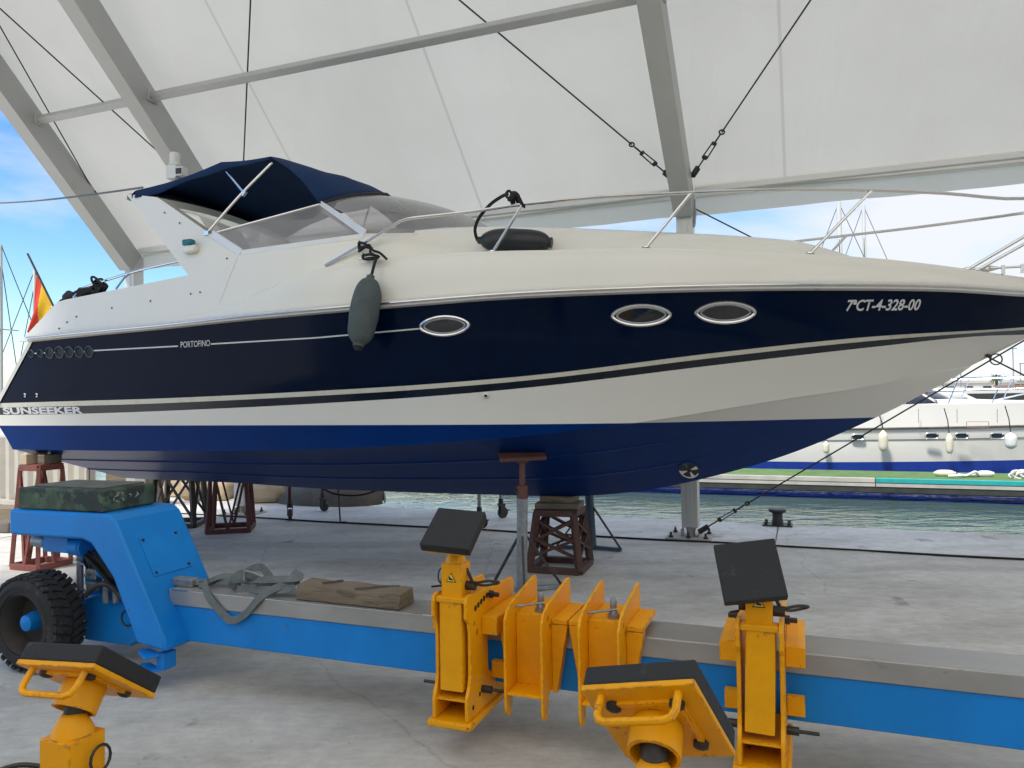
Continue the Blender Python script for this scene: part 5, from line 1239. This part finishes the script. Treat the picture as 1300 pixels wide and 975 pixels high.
mb = MB(); p0 = BF.world(BF.px(181, 238, y=-.9)); p1 = at_y(-60, 258, 12.5); mb.tube([p0.lerp(p1, k / 12) + V((0, 0, -.06 * math.sin(math.pi * k / 12))) for k in range(13)], .011, 6)
tag(mb.build('shore_line', M['strap']), 'pale thin line stretched from the top of the yacht arch to the left', 'rope')
# shackle in the towing eye under the stem
p0 = hull_px(1250, 452)[0] or BF.px(1257, 451, y=0); mb = MB()
mb.tube([p0 + V((.08 + .045 * math.cos(t_), -.01, -.03 + .045 * math.sin(t_))) for t_ in [j * math.pi / 7 for j in range(14)]], .006, 6, True); mb.tube([p0 + V((-.03, 0, .03)), p0 + V((.05, 0, -.01))], .015, 8); mb.build('towing_shackle', M['darksteel'], boat)
# ------------------------------------------------------------------ pontoon across the basin
PF = Frame(at_z(1112, 607.5, -.15), -21); PF = Frame((PF.o.x, PF.o.y, 0), -21)
M['wetfloat'] = pmat('dark wet float', (.035, .04, .035), .6, var=.3, vs=3)
pn = thing('pontoon', 'long floating pontoon with green turf and teal edging in front of the white yacht', 'pontoon', PF)
mb = MB(); mb.box((2, .85, -.33), (34, 1.70, .26)); mb.build('float', M['wetfloat'], pn, smooth=0, bevel=.02)
mb = MB(); mb.box((2, .87, -.17), (34, 1.62, .05)); mb.build('turf_deck', M['greenturf'], pn, smooth=0)
mb = MB(); mb.box((9.5, .02, -.19), (19, .09, .10)); mb.build('edging', M['teal'], pn, smooth=0, bevel=.01)
mb = MB(); mb.box((-7.52, .02, -.19), (15, .09, .10)); mb.build('edging', M['palestone'], pn, smooth=0, bevel=.01)
mb = MB(); mb.box((9.5, .015, -.285), (19, .06, .07)); mb.box((-7.52, .015, -.285), (15, .06, .07)); mb.build('kerb_board', M['palestone'], pn, smooth=0)
def roll(label, px_, py_, L_, r_, mt='ivory', yaw=-18):
    p = PF.world(PF.px(px_, py_, z=-.14)); o_ = MB().lathe(fender_prof(r_, L_), MX.Translation((-L_ / 2, 0, r_ * .9)) @ MX.Rotation(R(90), 4, 'Y'), 16).build('dock_fender', M[mt], None, smooth=60)
    o_.location = (p.x, p.y, -.145); o_.rotation_euler = (0, 0, R(yaw)); return tag(o_, label, 'fender')
roll('pale fender lying on the green pontoon, left of the white hose', 1199, 604.5, .42, .075); roll('white fender lying on the green pontoon next to the coil of rope', 1250, 605, .36, .07, 'white2', -5)
p = PF.world(PF.px(1226, 606, z=-.14)); mb = MB(); random.seed(9)
mb.tube(catmull([V((-.34, .05, .03)), V((-.15, -.04, .05)), V((.05, .05, .04)), V((.2, .0, .12)), V((.28, .06, .05)), V((.1, .1, .03)), V((-.1, .12, .05))], 6), .028, 8)
o_ = mb.build('dock_hose', M['white2']); o_.location = (p.x, p.y, -.145); tag(o_, 'white hose lying in a tangle on the green pontoon between two fenders', 'hose')
p = PF.world(PF.px(1294, 607, z=-.14)); mb = MB()
for k in range(9):
    c_ = V((random.uniform(-.12, .12), random.uniform(-.05, .05), random.uniform(.05, .13))); mb.tube([c_ + V((.12 * math.cos(t_), .05 * math.sin(t_ + k), .06 * math.sin(t_))) for t_ in [j * math.pi / 6 for j in range(12)]], .018, 6, True)
o_ = mb.build('rope_coil', M['white2']); o_.location = (p.x, p.y, -.145); tag(o_, 'coil of white rope on the green pontoon at the right edge', 'rope')

# ------------------------------------------------------------------ white yacht behind the pontoon
q = at_y(1150, 590, 19.3); M['yglass'] = pmat('dark blue pane', (.012, .022, .045), .12, var=.1)
YF = Frame((q.x, q.y, -.62), -18)
def zy(py, px_=1150, d=19.3): return at_y(px_, py, d).z + .62
def white_hull(name, label, fr, x0, x1, B, zb, zr, zd, boot=True, group=None, cat='boat', flare=.85):
    t_ = thing(name, label, cat, fr, group=group); rows = []
    for i in range(37):
        f = i / 36; x = lerp(x0, x1, f); hb = B * (1 - max(0, (f - .45) / .55) ** 2.3) if f > .45 else B
        rk = max(0, f - .72) * (x1 - x0) * .30
        half = [(0, -.25), (hb * .90, -.2), (hb * .985 * (1 if f < .6 else lerp(1, flare, (f - .6) / .4)), zb), (hb * .97, lerp(zb, zr, .66)), (hb * .985, lerp(zb, zr, .67)), (hb, zr), (hb * .995, zr + .05), (max(0, hb * .985 - .04), zd)]
        row = [V((x - rk * (1 - min(1, (z + .25) / (zd + .25))), -(y + (B if False else 0)), z + .25 * max(0, f - .5))) for y, z in reversed(half)]
        rows.append(row + [V((p.x, -p.y, p.z)) for p in reversed(row[:-1])])
    mb = MB().grid(rows); n_ = len(rows[0]) - 1; mb.mi = []
    seq = [0, 0, 0, 0, 0, 1, 1, 1, 1, 0, 0, 0, 0, 0]
    for i in range(36): mb.mi += seq
    mb.k = 0; mb.add(rows[0], [tuple(range(len(rows[0])))])
    mb.build('hull', [M['white'], M['boot'] if boot else M['white']], t_, smooth=35)
    mb = MB(); rr = [[r_[0], V((r_[0].x, 0, r_[0].z + .04)), r_[-1]] for r_ in rows]; mb.grid(rr).build('deck', M['white'], t_, smooth=40)
    return t_, rows
yt, yrows = white_hull('white_yacht', 'large white motor yacht with a blue boot stripe moored behind the green pontoon', YF, -11, 7.5, 2.15, zy(588), zy(545), zy(516), cat='boat')
YF2 = YF
# its near side is at y = -2.15: shift the whole boat so that this side stands at the frame line
yt.location = YF.world((0, 2.15, 0))
YL = Frame(YF.world((0, 2.15, 0)), -18)
def yside(px_, py_): return YL.px(px_, py_, y=-2.16)
rb = [V((r_[2].x, r_[2].y - .02, r_[2].z)) for r_ in yrows]; MB().tube(rb, .03, 6).build('rub_rail', M['tarp'], yt)
for px_ in (1089, 1183, 1221, 1266):
    c = yside(px_, 553.5 if px_ > 1150 else 555); ring = [V((c.x + .15 * (abs(math.cos(a_)) ** .6) * (1 if math.cos(a_) > 0 else -1), c.y, c.z + .07 * (abs(math.sin(a_)) ** .6) * (1 if math.sin(a_) > 0 else -1))) for a_ in [2 * math.pi * k / 20 for k in range(20)]]
    po = MB().tube(ring, .018, 6, True).build('porthole', M['steel'], yt); MB().add([c + V((0, .01, 0))] + ring, [(0, k + 1, (k + 1) % 20 + 1) for k in range(20)]).build('pane', M['darkglass'], po)
# coachroof, raked dark windscreen and flybridge front of the white yacht
def ywall(pts, y0, y1, name, mt, bev=0, par=None):
    P_ = [YL.px(a, b_, y=y0) for a, b_ in pts]; t0_ = [V((p.x, y0, p.z)) for p in P_]; return MB().slab(t0_, (0, y1 - y0, 0)).build(name, mt, par or yt, smooth=0, bevel=bev)
ywall(((960, 512), (960, 470), (1085, 470), (1100, 495), (1130, 516), (1130, 522), (960, 522)), -1.55, 1.55, 'deckhouse', M['white'], .05)
cz = zy(517); fb = YL.px(1224, 516, y=0).x; ftp = YL.px(1181, 495, y=0); ab = YL.px(1105, 516, y=-1.6).x; hz = ftp.z - cz
ybase = lambda u: V((lerp(ab, fb, (1 - abs(u) ** 2.2)), u * 1.6, cz - .02)); ytop = lambda u: V((lerp(ab - .3, ftp.x, 1 - abs(u) ** 2.2), u * 1.4, cz + hz))
MB().grid([[ybase(f / 8 - 1), ytop(f / 8 - 1)] for f in range(17)]).build('windscreen', M['yglass'], yt, smooth=50, solid=.02)
for u in (-.97, -.55, .0, .55, .97): MB().bar(ybase(u) + V((.03, -.02, 0)), ytop(u) + V((.03, -.02, 0)), .06, .06).build('screen_post', M['white'], yt, smooth=0)
mb = MB(); mb.tube([ytop(f / 8 - 1) for f in range(17)], .05, 6); mb.grid([[ytop(f / 8 - 1) for f in range(17)], [V((ab - 3, (f / 8 - 1) * 1.4, cz + hz + .05)) for f in range(17)]]); mb.build('cabin_top', M['white'], yt, smooth=30)
mb = MB(); rr = []
for i in range(14):
    f = i / 13; x = lerp(fb - .9, fb + 4.2, f); rr.append([V((x, -1.5 * (1 - f ** 3 * .8), cz - .06)), V((x, -1.2 * (1 - f ** 3 * .8), cz + .16 * (1 - f))), V((x, 0, cz + .22 * (1 - f))), V((x, 1.2 * (1 - f ** 3 * .8), cz + .16 * (1 - f))), V((x, 1.5 * (1 - f ** 3 * .8), cz - .06))])
mb.grid(rr).build('foredeck', M['white'], yt, smooth=50)
for px_ in (1118, 1166, 1215, 1266): a = yside(px_, 519); b_ = yside(px_, 537); MB().bar(a, b_, .012, .012).build('panel_joint', M['galv'], yt, smooth=0)
c = yside(1241, 539); mb = MB()
for a, b_ in (((-.24, -.07), (.24, -.07)), ((.24, -.07), (.24, .07)), ((.24, .07), (-.24, .07)), ((-.24, .07), (-.24, -.07))): mb.bar(c + V((a[0], -.01, a[1])), c + V((b_[0], -.01, b_[1])), .012, .012)
mb.build('locker_frame', M['terracotta'], yt, smooth=0)
# pulpit rails at its bow
rl = []
for i in range(22, 37): r_ = yrows[i]; rl.append(V((r_[0].x - .02, r_[0].y + .06, r_[0].z)))
for h_ in (.34, .66):
    MB().tube([p + V((0, 0, h_)) for p in rl] + [V((p.x, -p.y, p.z + h_)) for p in reversed(rl)], .018, 6).build('pulpit_rail', M['steel'], yt)
for k in range(0, len(rl), 2):
    for sg in (-1, 1): MB().tube([V((rl[k].x - .25, -sg * rl[k].y, rl[k].z)), V((rl[k].x, -sg * rl[k].y, rl[k].z + .66))], .016, 6).build('stanchion', M['steel'], yt)
def hang(label, px_, py0, py1, r_, round_=False, line=0):
    p0 = YL.world(YL.px(px_, py0, y=-2.30)); p1 = YL.world(YL.px(px_, py1, y=-2.30)); L_ = p0.z - p1.z
    t_ = thing('boat_fender', label, 'fender', loc=p0, group='fenders along the white yacht')
    MB().lathe([(r, -z) for r, z in (fender_prof(r_, L_))], None, 16).build('body', M['ivory'] if not round_ else M['white2'], t_, smooth=60)
    if line: MB().tube([V((0, 0, 0)), V((0, .05, line * .5)), V((-.03, .14, line))], .012, 6).build('line', M['rope'], t_)
hang('small ivory fender half hidden by the bow of the navy yacht', 1048.5, 560, 576, .075, False, .5); hang('wide greyish fender on the white yacht, second from the left', 1121, 546, 574, .115, False, .4)
hang('slim ivory fender hanging by a long black line on the white yacht', 1205, 550, 577, .085, False, .62); hang('round white ball fender on the white yacht at the right', 1283, 549, 570, .135, True, .65)

# ------------------------------------------------------------------ other boats and the far shore
def sail_boat(label, px_, top_py, Y, mast_r=.09, hull_L=9, rz=-20, stay=True, mt='white'):
    p = at_y(px_, 500, Y); zt_ = at_y(px_, top_py, Y).z + .62
    fr = Frame((p.x, p.y, -.62), rz); t_, rows = white_hull('sailing_boat', label, fr, -hull_L * .45, hull_L * .55, 1.4, .15, .95, 1.1, True, 'sailing boats in the marina')
    MB().tube([(0.4, 0, .9), (0.4, 0, zt_)], [mast_r, mast_r * .7], 10).build('mast', M[mt], t_)
    MB().tube([(0.3, 0, 2.0), (-3.3, 0, 2.1)], .07, 8).build('boom', M['white'], t_)
    mb = MB(); mb.slab([V((2.4, -.7, 1.05)), V((1.6, -.6, 1.5)), V((-1.5, -.7, 1.5)), V((-2, -.8, 1.05))], (0, 1.5, 0)); mb.build('cabin', M['white'], t_, bevel=.05)
    if stay:
        mb = MB(); mb.tube([(0.4, 0, zt_), (hull_L * .53, 0, 1.3)], .02, 5); mb.tube([(0.4, 0, zt_), (-hull_L * .44, 0, 1.2)], .02, 5); mb.tube([(0.4, 0, zt_ * .92), (.2, 1.3, 1.1)], .02, 5); mb.tube([(0.4, 0, zt_ * .92), (.2, -1.3, 1.1)], .02, 5)
        mb.build('rigging', M['cable'], t_)
        mb = MB(); mb.tube([(.4, -.8, zt_ * .6), (.4, .8, zt_ * .6)], .03, 6); mb.build('spreader', M[mt], t_)
sail_boat('sailing boat with a white mast seen left of the ensign', 37, 344, 38, .10); sail_boat('sailing boat with a thin mast at the very left edge, dark forestay', -6, 312, 34, .07, mt='tentpost')
sail_boat('sailing boat whose stout white mast rises behind the bow rail', 1061, 258, 46, .20, 10); sail_boat('sailing boat with a thinner white mast, right of the stout mast', 1093, 262, 50, .16, 10)
def far_cruiser(label, px_, py_, Y, L_, rz):
    p = at_y(px_, py_, Y); fr = Frame((p.x, p.y, -.62), rz); t_, rows = white_hull('motor_cruiser', label, fr, -L_ * .5, L_ * .5, L_ * .15, .2, L_ * .10 + .1, L_ * .10 + .3, False, 'white cruisers in the marina')
    b_ = L_ * .11; z = L_ * .10 + .28; mb = MB(); mb.prism([(-L_ * .35, z), (L_ * .22, z), (L_ * .08, z + L_ * .075), (-L_ * .3, z + L_ * .085)], b_ * 2, MX(((1, 0, 0, 0), (0, 0, 1, -b_), (0, 1, 0, 0), (0, 0, 0, 1)))); mb.build('cabin', M['white'], t_, smooth=0, bevel=.08)
    mb = MB(); mb.prism([(-L_ * .2, z + .25), (L_ * .16, z + .25), (L_ * .09, z + L_ * .055), (-L_ * .2, z + L_ * .055)], b_ * 2 + .04, MX(((1, 0, 0, 0), (0, 0, 1, -b_ - .02), (0, 1, 0, 0), (0, 0, 0, 1)))); mb.build('side_window', M['darkglass'], t_, smooth=0)
    mb = MB(); mb.tube([(L_ * .1, -b_, z + .2), (L_ * .3, -b_ * .8, z + .75), (L_ * .48, 0, z + .9)], .03, 6); mb.tube([(L_ * .1, b_, z + .2), (L_ * .3, b_ * .8, z + .75), (L_ * .48, 0, z + .9)], .03, 6); mb.build('bow_rail', M['steel'], t_)
far_cruiser('white cruiser with a flybridge moored behind the white yacht, seen past its windscreen', 1195, 500, 36, 11, -30); far_cruiser('white cruiser moored farther right near the palm tree', 1275, 500, 44, 12, -12); far_cruiser('small white cruiser in front of the far quay, near the beige building', 1330, 500, 60, 10, -8)
far_cruiser('white cruiser moored far off, low behind the pulpit of the white yacht', 1240, 500, 70, 12, 10)
# far quay and its buildings
mb = MB(); mb.slab([V((30, 150, .9)), V((420, 120, .9)), V((460, 420, .9)), V((30, 420, .9))], (0, 0, -2.5)); tag(mb.build('far_quay', M['palestone'], None, smooth=0), kind='structure')
mb = MB(); mb.slab([V((-420, 260, 1.2)), V((-20, 300, 1.2)), V((-20, 460, 1.2)), V((-420, 460, 1.2))], (0, 0, -2.8)); tag(mb.build('breakwater', M['rock'], None, smooth=0), kind='structure')
def shed(label, x, y, d, mt='facade', roof=None, rz=0):
    t_ = thing('harbour_building', label, 'building', loc=(x, y, .9), rz=R(rz), group='low buildings on the far quay')
    MB().box((0, 0, d[2] / 2), d).build('wall', M[mt], t_, smooth=0)
    MB().box((0, 0, d[2] + .15), (d[0] + .6, d[1] + .6, .3)).build('roof', M[roof or mt], t_, smooth=0)
    nw = max(3, int(d[0] / 4)); mb = MB()
    for k in range(nw): mb.box((-d[0] / 2 + (k + .5) * d[0] / nw, -d[1] / 2 - .03, d[2] * .5), (d[0] / nw * .45, .1, d[2] * .4))
    o_ = mb.build('window_band', M['darkglass'], t_, smooth=0)
shed('long low beige harbour building on the far quay left of the palm', 109, 185, (22, 9, 2.6)); shed('low building with a terracotta roof on the far quay under the palm', 112, 160, (15, 7, 1.5), 'facade', 'terracotta'); shed('dark roofed shed on the far quay right of the palm', 132, 190, (14, 8, 2.0), 'facade', 'tarp'); shed('small terracotta roofed kiosk on the far quay at the right edge', 118, 158, (6, 5, 1.8), 'terracotta', 'terracotta')
shed('wide pale warehouse farthest back on the far quay', 170, 300, (60, 14, 4.2), 'palestone')
# palm
p = at_y(1265, 492, 165); pt = thing('palm_tree', 'single palm tree standing on the far quay against the sky', 'tree', loc=(p.x, p.y, .9)); H_ = 3.6
MB().tube([(0, 0, 0), (.05, 0, H_ * .5), (0, 0, H_)], [.32, .24, .28], 10).build('trunk', M['bark'], pt)
random.seed(6); mb = MB()
for k in range(46):
    a_ = random.uniform(0, 2 * math.pi); el = random.uniform(-.5, 1.25); L_ = random.uniform(1.0, 1.5); pr = None; d_ = V((math.cos(a_), math.sin(a_), 0)); s_ = V((-math.sin(a_), math.cos(a_), 0)); rows = []
    for i in range(8):
        f = i / 7; rad = L_ * f * math.cos(el * (1 - f * .3)); z = H_ + L_ * f * math.sin(el) - .7 * f * f; w_ = .20 * math.sin(math.pi * min(1, f * .9 + .08)); c = d_ * rad + V((0, 0, z)); rows.append([c - s_ * w_ + V((0, 0, -.14 * f)), c, c + s_ * w_ + V((0, 0, -.14 * f))])
    mb.grid(rows)
mb.build('crown', M['leaf'], pt, smooth=0)
for px_, h_ in ((1287, 9), (1220, 7), (1296, 6)):
    p = at_y(px_, 492, 150); lm = thing('lamp_post', 'thin lamp post on the far quay %s' % {1287: 'right of the palm, the tallest one', 1220: 'left of the palm', 1296: 'at the right edge of the picture'}[px_], 'lamp post', loc=(p.x, p.y, .9)); MB().tube([(0, 0, 0), (0, 0, h_)], .09, 8).build('pole', M['galv'], lm); MB().box((.3, 0, h_), (.9, .3, .15)).build('lamp_head', M['galv'], lm)
